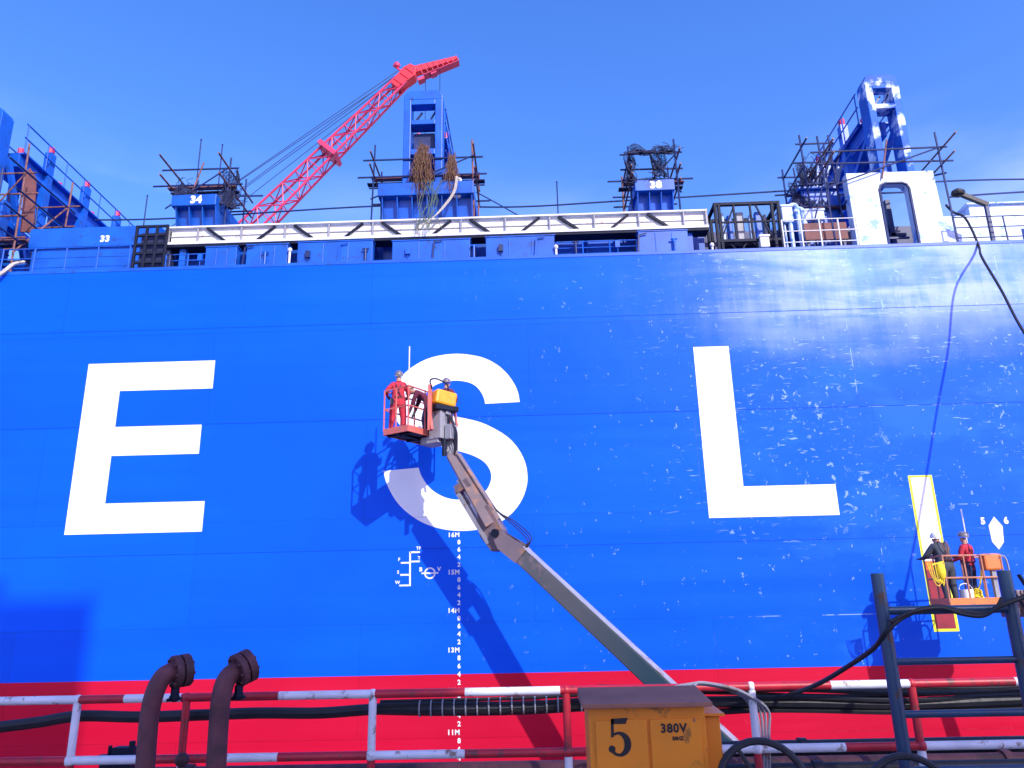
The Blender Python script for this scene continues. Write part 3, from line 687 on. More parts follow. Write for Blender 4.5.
def scaffold(label, x0, x1, y0, y1, zb, levels, ztop, mat, ext=.45, skip=(), nets=(), braces=True, planks=2):
    t = thing('scaffold', ((x0+x1)/2, (y0+y1)/2, zb), label, 'scaffold', 'tube scaffolds on the ship deck')
    r_ = .032
    for i, (x, y) in enumerate(((x0,y0),(x1,y0),(x0,y1),(x1,y1))):
        if i in skip: continue
        mb = MB(); mb.cyl((x+jit(.05),y,zb), (x+jit(.08),y+jit(.08),ztop+jit(.3)), r_, 6); mb.build('standard', mat[i % len(mat)], t, smooth=True)
    for z in levels:
        for y in (y0, y1):
            mb = MB(); mb.cyl((x0-ext+jit(.2),y+.05,z+jit(.04)), (x1+ext+jit(.25),y+.05,z+jit(.04)), r_, 6); mb.build('ledger', mat[0], t, smooth=True)
        for x in (x0, x1):
            mb = MB(); mb.cyl((x+.05+jit(.03),y0-ext*1.7+jit(.3),z-.06+jit(.04)), (x+.05,y1+ext,z-.06), r_, 6); mb.build('transom', mat[-1], t, smooth=True)
    xm_ = (x0+x1)/2
    for y in (y0, y1):
        mb = MB(); mb.cyl((xm_+jit(.3),y+.04,levels[0]-.6), (xm_+jit(.3),y+.04,levels[-1]+jit(.3)+.1), r_*.85, 6); mb.build('standard', mat[-1], t, smooth=True)
    for k in range(planks):
        mb = MB(); yy = y0+.15+.32*k; mb.box(x0-.2+jit(.15), x1+.2+jit(.15), yy, yy+.22, levels[0]-.02, levels[0]+.02); mb.build('plank', M['dark'] if k else M['brown'], t)
    mb = MB(); mb.cyl((x0-.04,y0-.03,levels[0]-.9), (x1+.04,y0-.03,levels[-1]), r_*.8, 6); mb.build('brace', mat[0], t, smooth=True)
    if braces:
        mb = MB(); mb.cyl((x1+.04,y0,levels[0]-.5), (x1+.04,y1,levels[-1]), r_, 6); mb.build('brace', mat[0], t, smooth=True)
    for (cx, cy, rx, ry, za, zc, n, mt) in nets:
        for (P, nu, nv) in (([(cx-rx,cy-ry,za), (cx+rx,cy-ry*.5,za+jit(.1)), (cx+rx*.8,cy+ry,zc), (cx-rx*.9,cy+ry*.6,zc+jit(.1))], int(rx*26)+5, int((zc-za)*16)+5),):
            A_, B_, C_, D2 = [V(p) for p in P]; q = MB()
            def gp(u, v): return A_.lerp(B_, u).lerp(D2.lerp(C_, u), v)+V((.07*math.sin(9*v+5*u+cx), .10*math.sin(7*u+4*v), -.16*math.sin(u*math.pi)*(.3+v)+.03*math.sin(13*u)))
            for i in range(nu+1): q.tube([gp(i/nu+jit(.02), j/10) for j in range(11)], .009, 4)
            for j in range(nv+1): q.tube([gp(i/10, j/nv+jit(.02)) for i in range(11)], .009, 4)
            q.build('draped_net', M[mt], t)
        crumple([(cx-rx,cy-ry,za), (cx+rx,cy-ry*.5,za+jit(.1)), (cx+rx*.4,cy+ry,za+(zc-za)*.5), (cx-rx*.9,cy+ry*.6,za+(zc-za)*.7)], 9, .04, mt, t)
        strands((cx, cy), rx, ry, za, zc, n//6, .010).build('loose_cord', M[mt], t)
    return t
D_, RP = M['blue_dark'], M['rustpole']
scaffold('dark tube scaffold around the platform numbered 34', -11.95, -10.0, 22.62, 24.4, HT, (15.75, 16.35), 16.8, (D_, D_, RP), skip=(0,),
         nets=((-11.3,22.5,.32,.3,15.15,15.95,40,'tarp'),(-9.95,22.7,.26,.3,14.9,16.5,50,'tarp'),(-10.8,24.0,.8,.1,15.6,16.3,25,'tarp')))
scaffold('wide tube scaffold with brown nets below the middle blue tower', -5.06, -1.66, 22.62, 24.5, HT, (15.85, 16.5), 16.85, (D_, RP), ext=.35)
scaffold('dark tube scaffold around the platform numbered 38', 3.50, 5.14, 22.62, 24.3, HT, (15.35, 15.75, 16.35), 16.8, (D_, D_, RP), ext=.3,
         nets=((4.3,22.3,.75,.15,16.1,16.45,50,'tarp'),(4.5,22.4,.22,.2,15.3,16.4,40,'tarp'),(4.0,22.4,.6,.2,15.1,15.4,24,'tarp'),(3.55,22.4,.15,.2,15.0,16.4,26,'tarp')))
scaffold('tube scaffold topping the pale arched end plate', 9.7, 13.45, 22.0, 24.0, HT, (15.35, 15.8), 16.2, (D_, D_, D_, RP), ext=.4, planks=0,
         nets=((9.75,23.2,.4,.5,14.2,16.3,70,'tarp'),))
scaffold('rusty tube scaffold at the left end of the ship deck', -18.6, -16.4, 21.9, 24.2, HT, (13.6, 14.4, 15.2, 16.0), 17.0, (RP, RP, D_), ext=.4)
scaffold('dense dark tube scaffold left of the pale arched plate above the brown panel', 9.3, 10.3, 22.62, 24.6, HT, (14.2, 15.0, 15.8, 16.5), 17.0, (D_, D_, D_), ext=.15, planks=1,
         nets=((9.9,23.4,.45,.3,14.6,16.4,40,'tarp'),(9.3,23.0,.4,.3,14.3,15.4,30,'tarp')))
# nets hung on the middle scaffold, loose stuff there
t = strands((-3.32,22.25), .17, .12, 14.75, 16.75, 170, .008, 1.6).build('draped_net', M['net']); tag(t, 'brown rope net bunched on rails below the middle blue tower', 'net')
t = strands((-2.35,22.25), .12, .10, 14.85, 16.35, 80, .008, 1.5).build('draped_net', M['net']); tag(t, 'smaller brown net bundle right of the tall one on the middle scaffold', 'net')
mb = MB()
for i in range(14):
    x = -3.3+i*.035; mb.tube(curve_pts([(x+jit(.3),22.12,15.3), (x+jit(.25),22.02,14.6), (x+jit(.2),21.75,13.9), (x+jit(.35),21.72,13.3)], 4), .009, 4)
tag(mb.build('green_cords', M['netgreen']), 'thin green cords dangling from the middle scaffold over the gangway', 'cords')
mb = MB()
for i in range(4):
    mb.tube(curve_pts([(-2.2+i*.02,22.1,15.4), (-2.3+i*.025,21.95,14.7), (-2.75+i*.02,21.75,13.9), (-3.2+jit(.1),21.72,13.45)], 5), .010, 5)
tag(mb.build('hanging_rope', M['rope']), 'pale rope bundle hanging from the middle scaffold across the gangway', 'rope')
mb = MB(); c = at(457, 186, 22.4)
mb.ball(c+V((0,0,-.12)), (.24,.2,.34), 12, 8); mb.ball(c+V((.05,-.03,.2)), (.12,.1,.10), 8, 6)
tag(mb.build('white_sack', M['white_metal'], smooth=True), 'white sack tied up at the right end of the middle scaffold', 'sack')
# brown sheet on left scaffold
mb = MB(); P = [at(20,232,23.0), at(33,232,23.0), at(36,178,23.0), at(30,168,23.0), at(25,172,23.0)]
mb.extrude(P, (0,.05,0)); tag(mb.build('hanging_sheet', M['brown']), 'brown sheet hung on the rusty left scaffold', 'sheet')
# leaning poles right of the winch frame
for i in range(15):
    p = at(792+i*2.6+jit(3), 212-i*.9, 23.0+jit(.3)); q = at(806+i*2.9+jit(6), 178-i*1.6+jit(12), 23.4+jit(.3)); mb = MB(); mb.cyl((p.x,p.y,14.0 if i > 6 else HT), q, .035, 6)
    tag(mb.build('leaning_tube', M['blue_dark'] if i % 3 else M['blue_pale'], smooth=True), 'loose scaffold tube leaning in the bundle left of the arched plate', 'tube', 'leaning tubes left of the arched plate')

# ================================================================== cables strung on deck
def cable_px(lab, pts, Y, r, mat, nm='cable', grp=None):
    P = [at(x, y, yy if yy else Y) for x, y, yy in pts]; mb = MB(); mb.tube(curve_pts(P, 8), r, 6)
    return tag(mb.build(nm, mat, smooth=True), lab, 'cable', grp)
cable_px('long dark wire strung above the deck behind the numbered platforms', [(95,220,0),(180,218,0),(380,206,0),(510,207,0),(620,201,0),(800,190,0),(950,181,0),(1040,179,0)], 24.6, .03, M['blue_dark'])
cable_px('short dark wire running right from the hose arm', [(950,197,0),(990,194,0),(1040,191,0)], 23.2, .03, M['blue_dark'])
cable_px('thin slanted wire right of the middle scaffold', [(476,192,0),(500,205,0),(519,216,0)], 22.6, .02, M['blue_dark'])
cable_px('thick pale mooring rope end at the far left deck edge', [(-6,279,21.3),(6,270,21.4),(14,264,21.7),(24,262,22.0)], 21.4, .06, M['rope'], 'mooring_rope')
# hose arm and hose at right
t = thing('hose_arm', at(993,238,21.9), 'dark bent arm on a post carrying the black hose over the rail', 'arm')
b0 = at(993,240,21.95); b1 = at(986,205,21.95); b2 = at(958,193,21.95); mb = MB(); mb.bar((b0.x,21.95,HT), b1, .10, .10); mb.bar((b0.x-.12,21.95,HT+.1), (b0.x+.12,21.95,HT+.1), .3, .12); mb.build('post', M['blue_dark'], t)
mb = MB(); mb.bar(b1+V((.05,0,.0)), b2, .13, .13); mb.ball(b2, (.22,.18,.14), 10, 6); mb.build('arm', M['black'], t)
SD = V((-math.tan(R(31)), 1, -math.tan(R(35))/math.cos(R(31))))   # way the sunlight travels
def lift_off(sx, sy, tt): return at(sx, sy, HY) - SD*tt
hose = [at(946,205,22.5), at(953,212,22.3), at(964,217,22.0), at(972,230,21.7), at(979,247,21.40)]
hose += [lift_off(955,290,.8), lift_off(948,350,1.5), lift_off(937,410,2.2), lift_off(928,465,2.85), lift_off(915,540,3.75), lift_off(895,640,5.0)]
mb = MB(); mb.tube(curve_pts(hose, 8), .036, 8); tag(mb.build('black_hose', M['black'], smooth=True), 'long black hose hanging from the ship rail down to the right', 'hose')

# ================================================================== red crane behind the ship
def red_crane():
    Y = 74.0
    foot = V((-42.0, Y, 24.0)); a, b_ = at(260,222,Y), at(408,76,Y); d = (b_-a).normalized(); foot = b_-d*46
    t = thing('harbour_crane', (foot.x, Y, 0), 'red lattice boom crane with orange red head beyond the ship', 'crane')
    sx = V((0,1,0)); up = sx.cross(d)*-1
    if up.z < 0: up = -up
    mb = MB(); L_n = 46; n = 24
    def sec(s):
        f = s/L_n; w = 1.35*(1-max(0, f-.15)*.62); return [foot+d*s+up*w+sx*w*.8, foot+d*s+up*w-sx*w*.8, foot+d*s-up*w-sx*w*.8, foot+d*s-up*w+sx*w*.8]
    for k in range(4): mb.tube([sec(L_n*i/n)[k] for i in range(n+1)], .13, 6)
    for i in range(n):
        A, B = sec(L_n*i/n), sec(L_n*(i+1)/n)
        for k in range(4):
            k2 = (k+1) % 4
            mb.cyl(A[k], B[k2] if (i+k) % 2 else B[k], .07, 5) if (i+k) % 2 else mb.cyl(A[k2], B[k], .07, 5)
            mb.cyl(A[k], A[k2], .055, 5)
    mb.build('lattice_boom', M['crane'], t)
    # deck with stiffeners half way along
    p = foot+d*33; mb = MB(); mb.obox(p, d*.25, sx*1.3, up*1.25); 
    mb.build('boom_splice', M['crane'], t)
    e0, e1 = at(398,84,Y), at(457,59,Y); j = (e1-e0).normalized(); ju = sx.cross(j)*-1
    if ju.z < 0: ju = -ju
    mb = MB(); mb.extrude([b_-d*2.2+up*.5-sx*.7, b_-d*2.2-up*.5-sx*.7, b_+d*.3-up*.95-sx*.7, b_+d*1.2-up*.3-sx*.7, b_+d*1.1+up*.5-sx*.7, b_+d*.2+up*.8-sx*.7], sx*1.4)
    for k in (-1.6, -.6, .3): mb.bar(b_+d*k+up*.55-sx*.73, b_+d*k-up*.7-sx*.73, .14, .10, up=d)
    mb.build('boom_head', M['crane_head'], t, bevel=.08)
    mb = MB(); q0 = b_+d*.6; mb.bar(q0, e1, .9, .95, up=ju, w2=.6, h2=.45); jb = mb.build('jib', M['crane_head'], t, bevel=.06)
    for i in range(9):
        mb = MB(); p0 = q0+(e1-q0)*(i/8.); mb.bar(p0-ju*(.48-.031*i)-sx*(.46-.02*i), p0+ju*(.48-.031*i)-sx*(.46-.02*i), .10, .08, up=j); mb.build('jib_rib', M['crane'], jb)
    mb = MB(); mb.bar(q0-ju*1.25+j*1, e1-ju*.6, 1.0, .08, up=ju)
    for i in range(8):
        p0 = q0+j*1+(e1-q0-j)*(i/7.); mb.cyl(p0-ju*(1.25-.09*i)-sx*.5, p0-ju*(.6-.05*i)-sx*.5, .05, 5)
    mb.obox(q0-ju*1.5+j*.6, j*.4, sx*.4, ju*.18); mb.obox(q0-ju*1.4+j*2.2, j*.35, sx*.4, ju*.15); mb.build('jib_walkway', M['crane'], t)
    mb = MB(); mb.cyl(b_+up*.8, b_+up*2.3, .12, 6); mb.ball(b_+up*2.0+d*.3, .4, 8, 6); mb.build('head_sheave', M['crane'], t)
    # stay cables, back to the A-frame top that stands left
    af = at(140,243,Y); h0 = b_+up*1.2
    for i, (dx_, dz_) in enumerate(((0,0),(.0,-.9),(0,-1.5),(0,-2.3),(0,-3.2))):
        mb = MB(); mb.cyl(h0+V((-.2*i,(-1)**i*.4,-.35*i)), af+V((0,(-1)**i*.6,dz_*1.4)), .042, 5); mb.build('stay_cable', M['blue_dark'], t)
    for dx_ in (1.8, 3.6):
        mb = MB(); p0 = q0+j*dx_; mb.cyl(p0, (p0.x, p0.y, 30), .04, 5); mb.build('hoist_wire', M['blue_dark'], t)
    mb = MB(); mb.bar((foot.x-10,Y-2,0), af, .8, .8); mb.bar((foot.x-2,Y-2,0), af, .6, .6); mb.bar((foot.x-10,Y+2,0), af, .8, .8); mb.build('a_frame', M['crane'], t)
    mb = MB(); mb.box(foot.x-12, foot.x+3, Y-3, Y+3, foot.z-3, foot.z+.5); mb.build('machine_house', M['crane'], t, bevel=.1)
    mb = MB()
    for x in (foot.x-8, foot.x+2):
        for y in (-2.5, 2.5): mb.bar((x,Y+y,0), (x*.9+foot.x*.1,Y+y*.6,foot.z-3), 1.0, 1.0)
    mb.build('portal_leg', M['crane'], t)
red_crane()

# ================================================================== people
BONES = {  # name: (parent, position, radius)   facing +Y, 1.70 m
 'pelvis': (None,(0,0,.93),.135), 'belly': ('pelvis',(0,.01,1.08),.13), 'chest': ('belly',(0,.0,1.28),.15), 'neckb': ('chest',(0,-.005,1.42),.085), 'neck': ('neckb',(0,.005,1.49),.055),
 'jaw': ('neck',(0,.03,1.56),.075), 'skull': ('jaw',(0,.015,1.645),.088), 'nose': ('jaw',(0,.125,1.585),.014)}
for s, n in ((-1,'l'),(1,'r')):
    BONES['sh'+n] = ('chest',(s*.17,0,1.38),.075); BONES['el'+n] = ('sh'+n,(s*.23,-.02,1.12),.050); BONES['wr'+n] = ('el'+n,(s*.22,.10,.89),.036)
    BONES['ha'+n] = ('wr'+n,(s*.215,.13,.81),.036)
    BONES['hip'+n] = ('pelvis',(s*.095,0,.86),.105); BONES['kn'+n] = ('hip'+n,(s*.11,.025,.49),.070); BONES['an'+n] = ('kn'+n,(s*.115,-.02,.10),.048)
    BONES['toe'+n] = ('an'+n,(s*.135,.14,.04),.042)
FING = ((-.028,.075,.010),(-.010,.088,.010),(.009,.083,.0095),(.027,.066,.009))

def person(label, loc, yaw, pose, top, legs, helmet, extra=(), scale=1.0, glove=None, grp=None, bulk=1.18):
    root = thing('person', loc, label, 'person', grp); root.rotation_euler = (0,0,yaw); root.scale = (scale,)*3
    J = {k: V(pose.get(k, b[1])) for k, b in BONES.items()}
    bm = bmesh.new(); sk = bm.verts.layers.skin.verify(); vs = {}
    for k, (p, _, r_) in BONES.items():
        v = bm.verts.new(J[k]); r_ *= 1.0 if k in ('neck','jaw','skull','nose','hal','har','wrl','wrr') else bulk
        v[sk].radius = (r_, r_*(.78 if k in ('pelvis','belly','chest') else 1)); vs[k] = v
        if k == 'pelvis': v[sk].use_root = True
        if p: bm.edges.new((vs[p], v))
    for n in 'lr':
        h, w = J['ha'+n], J['wr'+n]; dr = (h-w).normalized(); side = dr.cross(V((0,1,0)))
        if side.length < .2: side = dr.cross(V((0,0,1)))
        side.normalize(); pal = side.cross(dr)
        for off, ln_, r_ in FING:
            prev = vs['ha'+n]
            for q in (.45, 1.0):
                v = bm.verts.new(h+side*off*1.2+dr*(.025+ln_*q)-pal*.03*q*q); v[sk].radius = (r_, r_); bm.edges.new((prev, v)); prev = v
        v = bm.verts.new(h+side*(-.05)+dr*.025); v[sk].radius = (.011,.011); bm.edges.new((vs['wr'+n], v)); v2 = bm.verts.new(h+side*(-.055)+dr*.06); v2[sk].radius = (.010,.010); bm.edges.new((v, v2))
    me = bpy.data.meshes.new('skeleton'); bm.to_mesh(me); bm.free()
    ob = bpy.data.objects.new('skeleton', me); COL.objects.link(ob)
    md = ob.modifiers.new('skin', 'SKIN'); md.use_smooth_shade = True
    sd = ob.modifiers.new('sub', 'SUBSURF'); sd.levels = 1; sd.render_levels = 1
    dg = bpy.context.evaluated_depsgraph_get(); bme = bpy.data.meshes.new_from_object(ob.evaluated_get(dg)); bpy.data.objects.remove(ob); bpy.data.meshes.remove(me)
    bme.name = 'body'; bme.materials.clear()
    for mt in (M['skin'], top, legs, M['boot'], glove or M['slate']): bme.materials.append(mt)
    segs = []
    for k, (p, _, r_) in BONES.items():
        if p:
            reg = 1
            if k in ('neck','jaw','skull','nose'): reg = 0
            elif k[:3] in ('hip','kne') or k[:2] in ('kn',): reg = 2
            elif k[:2] == 'an': reg = 2
            elif k[:3] == 'toe': reg = 3
            elif k[:2] == 'ha': reg = 4
            segs.append((J[p], J[k], reg, r_))
    for pl_ in bme.polygons:
        c = pl_.center; best = 9; reg = 1
        for a, b_, g_, r_ in segs:
            ab = b_-a; tt = max(0, min(1, (c-a).dot(ab)/max(1e-6, ab.length_squared))); dd = (c-(a+ab*tt)).length-r_*.6
            if dd < best: best, reg = dd, g_
        pl_.material_index = reg; pl_.use_smooth = True
    bo = bpy.data.objects.new('body', bme); COL.objects.link(bo); bo.parent = root
    # helmet on the skull, following the head's tilt
    ax = (J['skull']-J['jaw']).normalized(); fw = (J['nose']-J['jaw']); fw = (fw-ax*fw.dot(ax)).normalized(); sd_ = fw.cross(ax)
    c = J['skull']+ax*.015; mb = MB(); base = len(mb.v)
    mb.ball((0,0,0), (.122,.142,.135), 16, 7, 0.0)
    mb.extrude([(math.cos(a)*.127, math.sin(a)*(.146 if math.sin(a) < 0 else .178), -.012) for a in [i*math.pi/10 for i in range(20)]], (0,0,.012))
    mb.bar((0,-.12,.085), (0,.12,.085), .03, .07, up=(0,0,1))
    rot = Matrix((sd_, fw, ax)).transposed()
    mb.v = [rot @ v + c for v in mb.v]
    me2 = bpy.data.meshes.new('helmet'); me2.from_pydata(mb.v, [], mb.f); me2.materials.append(helmet)
    for p_ in me2.polygons: p_.use_smooth = True
    me2.set_sharp_from_angle(angle=R(40)); ho = bpy.data.objects.new('helmet', me2); COL.objects.link(ho); ho.parent = root
    for s in (-1, 1):
        mb = MB(); mb.ball(J['jaw']+ax*.045+fw*.074+sd_*s*.032, .012, 8, 6); me3 = bpy.data.meshes.new('eye'); me3.from_pydata(mb.v, [], mb.f); me3.materials.append(M['boot'])
        eo = bpy.data.objects.new('eye', me3); COL.objects.link(eo); eo.parent = root
        mb = MB(); mb.ball(J['jaw']+ax*.03+sd_*s*.086, (.014,.025,.032), 8, 6); me3 = bpy.data.meshes.new('ear'); me3.from_pydata(mb.v, [], mb.f); me3.materials.append(M['skin'])
        eo = bpy.data.objects.new('ear', me3); COL.objects.link(eo); eo.parent = root
    for nm, mbx, mt in extra:
        me4 = bpy.data.meshes.new(nm); me4.from_pydata(mbx.v, [], mbx.f); me4.materials.append(mt); eo = bpy.data.objects.new(nm, me4); COL.objects.link(eo); eo.parent = root
    return root

def belt_and_bag(side=-1, harness=False):
    bg = MB(); bg.obox((side*.17,-.07,.87), (.05,0,0), (0,.06,0), (0,0,.09))
    bl = MB(); bl.tube([(math.cos(a)*.158, math.sin(a)*.132, .985) for a in [i*math.pi/8 for i in range(16)]], .022, 6, closed=True)
    return [('tool_bag', bg, M['slate']), ('belt', bl, M['rustpole'])]
def harness_straps(mt):
    mb = MB()
    for s in (-1, 1): mb.tube(curve_pts([(s*.09,.13,1.0),(s*.10,.15,1.28),(s*.09,.0,1.455),(s*.05,-.13,1.28),(-s*.08,-.135,1.0)], 4), .016, 5)
    mb.tube([(math.cos(a)*.162, math.sin(a)*.135, 1.0) for a in [i*math.pi/8 for i in range(16)]], .02, 5, closed=True)
    return [('harness', mb, mt)]

# ================================================================== boom lifts
def boom_lift(label, base, turret, elbow, mount, N, a, b_, la, lb, fz, jw, mw, floor_mat, console, links=True, rail_mat=None, pole=True, toe=.17, ms=1.0):
    """N = one floor corner, a = unit vector along the platform, b_ across; fz = floor height"""
    t = thing('boom_lift', base, label, 'boom lift', 'boom lifts beside the ship')
    base, turret, elbow, mount, N, a, b_ = V(base), V(turret), V(elbow), V(mount), V(N), V(a).normalized(), V(b_).normalized(); Z = V((0,0,1))
    hd = (elbow-turret); hd.z = 0; hd.normalize(); sd = V((-hd.y, hd.x, 0))
    ch = MB(); ch.obox(base+Z*.95, hd*2.1, sd*1.0, Z*.30); ch.obox(base+Z*.75, hd*1.2, sd*1.15, Z*.18); ch.build('chassis', M['grey'], t, bevel=.05)
    tr = MB(); tr.obox(base+Z*1.75-hd*.6, hd*1.9, sd*1.15, Z*.5); tr.obox(turret-Z*.55, hd*.5, sd*.35, Z*.8); tr.cyl(base+Z*1.2, base+Z*1.3, .8, 20); tr.build('turntable', M['orange'], t, bevel=.06)
    for s1 in (-1, 1):
        for s2 in (-1, 1):
            c = base+hd*1.55*s1+sd*1.1*s2+Z*.55; w = MB(); w.cyl(c-sd*.2, c+sd*.2, .55, 20); wo = w.build('wheel', M['black'], t, smooth=True, bevel=.04)
            w = MB(); w.cyl(c+sd*s2*.19, c+sd*s2*.215, .30, 16); w.build('rim', M['white_metal'], wo, smooth=True)
    d = (elbow-turret).normalized(); s_ = d.cross(Z).normalized(); u_ = s_.cross(d); Lm = (elbow-turret).length
    mb = MB(); mb.bar(turret-d*.8, turret+d*Lm*.55, mw*1.25, mw*1.35, w2=mw*1.2, h2=mw*1.3); mb.build('main_boom', M['boom_clean'], t, bevel=.03)
    e1 = elbow-d*.75
    mb = MB(); mb.bar(turret+d*Lm*.5, e1, mw*1.02, mw*1.12, w2=mw*.92, h2=mw*.96); ex = mb.build('boom_extension', M['boom_clean'], t, bevel=.025)
    mb = MB(); mb.bar(turret+d*Lm*.56+u_*(mw*.60), e1+u_*(mw*.52), mw*.96, .02); mb.build('boom_top_plate', M['grey'], ex)
    # elbow head
    dj = (mount-elbow).normalized(); sj = s_; uj = sj.cross(dj)
    hw = mw*.55
    for s in (-1, 1):
        mb = MB(); pl_ = [e1-d*.15-u_*mw*.52, e1+d*.45-u_*mw*.62, elbow-u_*mw*.15+d*.16, elbow+u_*mw*.20+d*.1, e1+d*.05+u_*mw*.62, e1-d*.15+u_*mw*.52]
        mb.extrude([p+s_*s*hw-s_*(.03 if s > 0 else 0) for p in pl_], s_*.03); mb.build('elbow_plate', M['boom'], t)
    low = -uj if (-uj).x < 0 or True else uj
    lowv = uj if uj.x < 0 else -uj      # the side of the jib the links run on
    mb = MB(); mb.cyl(elbow-s_*(hw+.05), elbow+s_*(hw+.05), .11, 14); mb.build('elbow_pin', M['dark'], t)
    mb = MB(); pl_ = [elbow-dj*.42+lowv*.12, elbow-dj*.30+lowv*.38, elbow+dj*.18+lowv*.44, elbow+dj*.75+lowv*.16, elbow+dj*.75-lowv*.22, elbow+dj*.0-lowv*.20]
    mb.extrude([p-s_*hw*.7 for p in pl_], s_*hw*1.4); mb.build('jib_foot', M['boom'], t, bevel=.02)
    j1 = mount-dj*.55
    mb = MB(); mb.bar(elbow+dj*.3, j1, jw, jw*1.25, w2=jw*.78, h2=jw*.85); jb = mb.build('jib_boom', M['boom'], t, bevel=.02)
    mb = MB(); Lj = (j1-elbow).length
    mb.bar(elbow+dj*.6-lowv*jw*.64, elbow+dj*(Lj-.1)-lowv*jw*.48, jw*.75, .025, up=lowv); mb.build('jib_top_plate', M['boom'], jb)
    if links:
        mb = MB()
        for s in (-1, 1):
            p0 = elbow+lowv*.33+s_*s*jw*.42; mb.bar(p0-dj*.1, p0+dj*Lj*.62+lowv*.03, .05, .10, up=lowv)
        mb.build('levelling_link', M['grey'], t)
        mb = MB(); p0 = elbow+lowv*.20+dj*.3; mb.cyl(p0, p0+dj*Lj*.30, .075, 10); mb.cyl(p0+dj*Lj*.30, p0+dj*Lj*.60+lowv*.03, .04, 10); mb.build('jib_ram', M['white_metal'], t, smooth=True)
        mb = MB(); p0 = elbow+dj*Lj*.62+lowv*.14; mb.obox(p0, dj*.10, s_*jw*.55, lowv*.22); mb.build('link_bracket', M['boom'], t)
        mb = MB()
        for k in range(3):
            q = s_*(k-1)*.05; mb.tube(curve_pts([e1-d*.05+u_*.2+q, e1+d*.05+u_*(.40+.05*k)+q, elbow-d*.1+u_*(.42+.04*k)+q, elbow+dj*.45-lowv*.30+q, elbow+dj*.9-lowv*.2+q], 5), .014, 6)
        mb.build('hydraulic_hose', M['black'], t, smooth=True)
    # platform mount
    ctr = N+a*la/2+b_*lb/2; ctr.z = fz
    mo = MB(); q = V((mount.x, mount.y, mount.z)); mo.cyl(j1+V((0,0,-.1)), j1+V((0,0,.55)), .13, 12); mo.obox(q+Z*.30*ms, a*.26*ms, b_*.20*ms, Z*.42*ms); mo.obox(q+Z*.05*ms-b_*.33*ms, a*.14*ms, b_*.10*ms, Z*.2*ms); mo.obox(q+Z*.62*ms-b_*.22*ms, a*.10*ms, b_*.05*ms, Z*.09*ms); mo.obox(q-Z*.12+b_*.2, a*.24, b_*.3, Z*.10); mo.bar(j1+Z*.1, q+Z*.05, .22, .3)
    mo.build('platform_mount', M['grey'] if ms == 1 else M['boom'], t, bevel=.02)
    mb = MB()
    for k in range(5): mb.tube(curve_pts([q+a*(.12*ms-.05*k*ms)-b_*.24*ms+Z*.5*ms, q+a*(.14-.07*k)*ms-b_*(.42+.03*k)*ms+Z*.1*ms, j1+a*(.05-.03*k)-b_*.16-Z*.05, j1-dj*.5-b_*.05+a*.02*k], 5), .013, 5)
    mb.build('hydraulic_hose', M['black'], t, smooth=True)
    mb = MB(); mb.bar(j1-lowv*.05+Z*.15-b_*.1, q+Z*.75-b_*.1, .10, .07); mb.bar(j1-a*.2+Z*.1, q+Z*.6-a*.25, .05, .05); mb.cyl(j1-a*.3-Z*.1, j1-a*.3+Z*.35, .06, 8); mb.build('rotator', M['dark'], t)
    # platform floor and rails
    N = V((N.x, N.y, fz))
    mb = MB(); c = N+a*la/2+b_*lb/2-Z*.05; mb.obox(c, a*la/2, b_*lb/2, Z*.025); mb.obox(c-Z*.05, a*la/2*.98, b_*.04, Z*.03)
    for k in (-.4, 0, .4): mb.obox(c-Z*.055+a*la*k, a*.03, b_*lb/2*.98, Z*.025)
    mb.build('platform_floor', M['dark'], t)
    C = [N, N+a*la, N+a*la+b_*lb, N+b_*lb]
    mb = MB()
    for k in range(4):
        p, q_ = C[k], C[(k+1) % 4]; mb.bar(p-Z*.02, q_-Z*.02, .03, toe)
    mb.build('toe_board', floor_mat, t, bevel=.005)
    rm = rail_mat or M['redorange']; r_ = .022
    mb = MB()
    for h in (1.1, .58):
        mb.tube([c_+Z*h for c_ in C], r_, 6, closed=True)
    mb.build('guard_rail', rm, t, smooth=True)
    posts = C + [N+a*la*.36, N+a*la*.66, N+a*la*.36+b_*lb, N+a*la*.66+b_*lb, N+b_*lb*.5]
    for p in posts:
        mb = MB(); mb.cyl(p, p+Z*1.1, r_, 6); mb.build('rail_post', rm, t, smooth=True)
    if pole:
        pp = pole; mb = MB(); mb.cyl(pp, pp+Z*2.3, .018, 6); mb.build('antenna', M['white_metal'], t)
    console(t, N, a, b_, Z)
    return t

def console1(t, N, a, b_, Z):
    p = at(444, 399, 19.5); x_ = V((.80,.60,0)); a = V((-.6,.8,0))
    mb = MB(); mb.obox(p, x_*.31-Z*.03, a*.16, Z*.20+x_*.03); mb.build('control_console', M['amber'], t, bevel=.06)
    mb = MB(); mb.obox(p-Z*.28, x_*.34, a*.2, Z*.07); mb.build('console_tray', M['dark'], t, bevel=.02)
    q = p-x_*.42; mb = MB(); mb.bar(q-Z*.9, q+Z*.32, .10, .14); mb.bar(q-Z*.9-a*.1, q+Z*.0+a*.12, .07, .07); mb.bar(p-Z*.95+x_*.35, p-Z*.3+x_*.05, .07, .07); mb.bar(p-Z*.7+x_*.4, p-Z*.3+x_*.33, .05, .05); mb.build('console_post', M['redorange'], t)
    mb = MB(); mb.tube(curve_pts([q+Z*.2-a*.1, q+Z*.45, q+Z*.52+x_*.2, q+Z*.42+x_*.5, q+Z*.25+x_*.55], 4), .022, 6); mb.build('console_hoop', M['dark'], t)
A1 = V((.54,.842,0)); B1 = V((-.842,.54,0))
N1 = at(408,427,18.95)
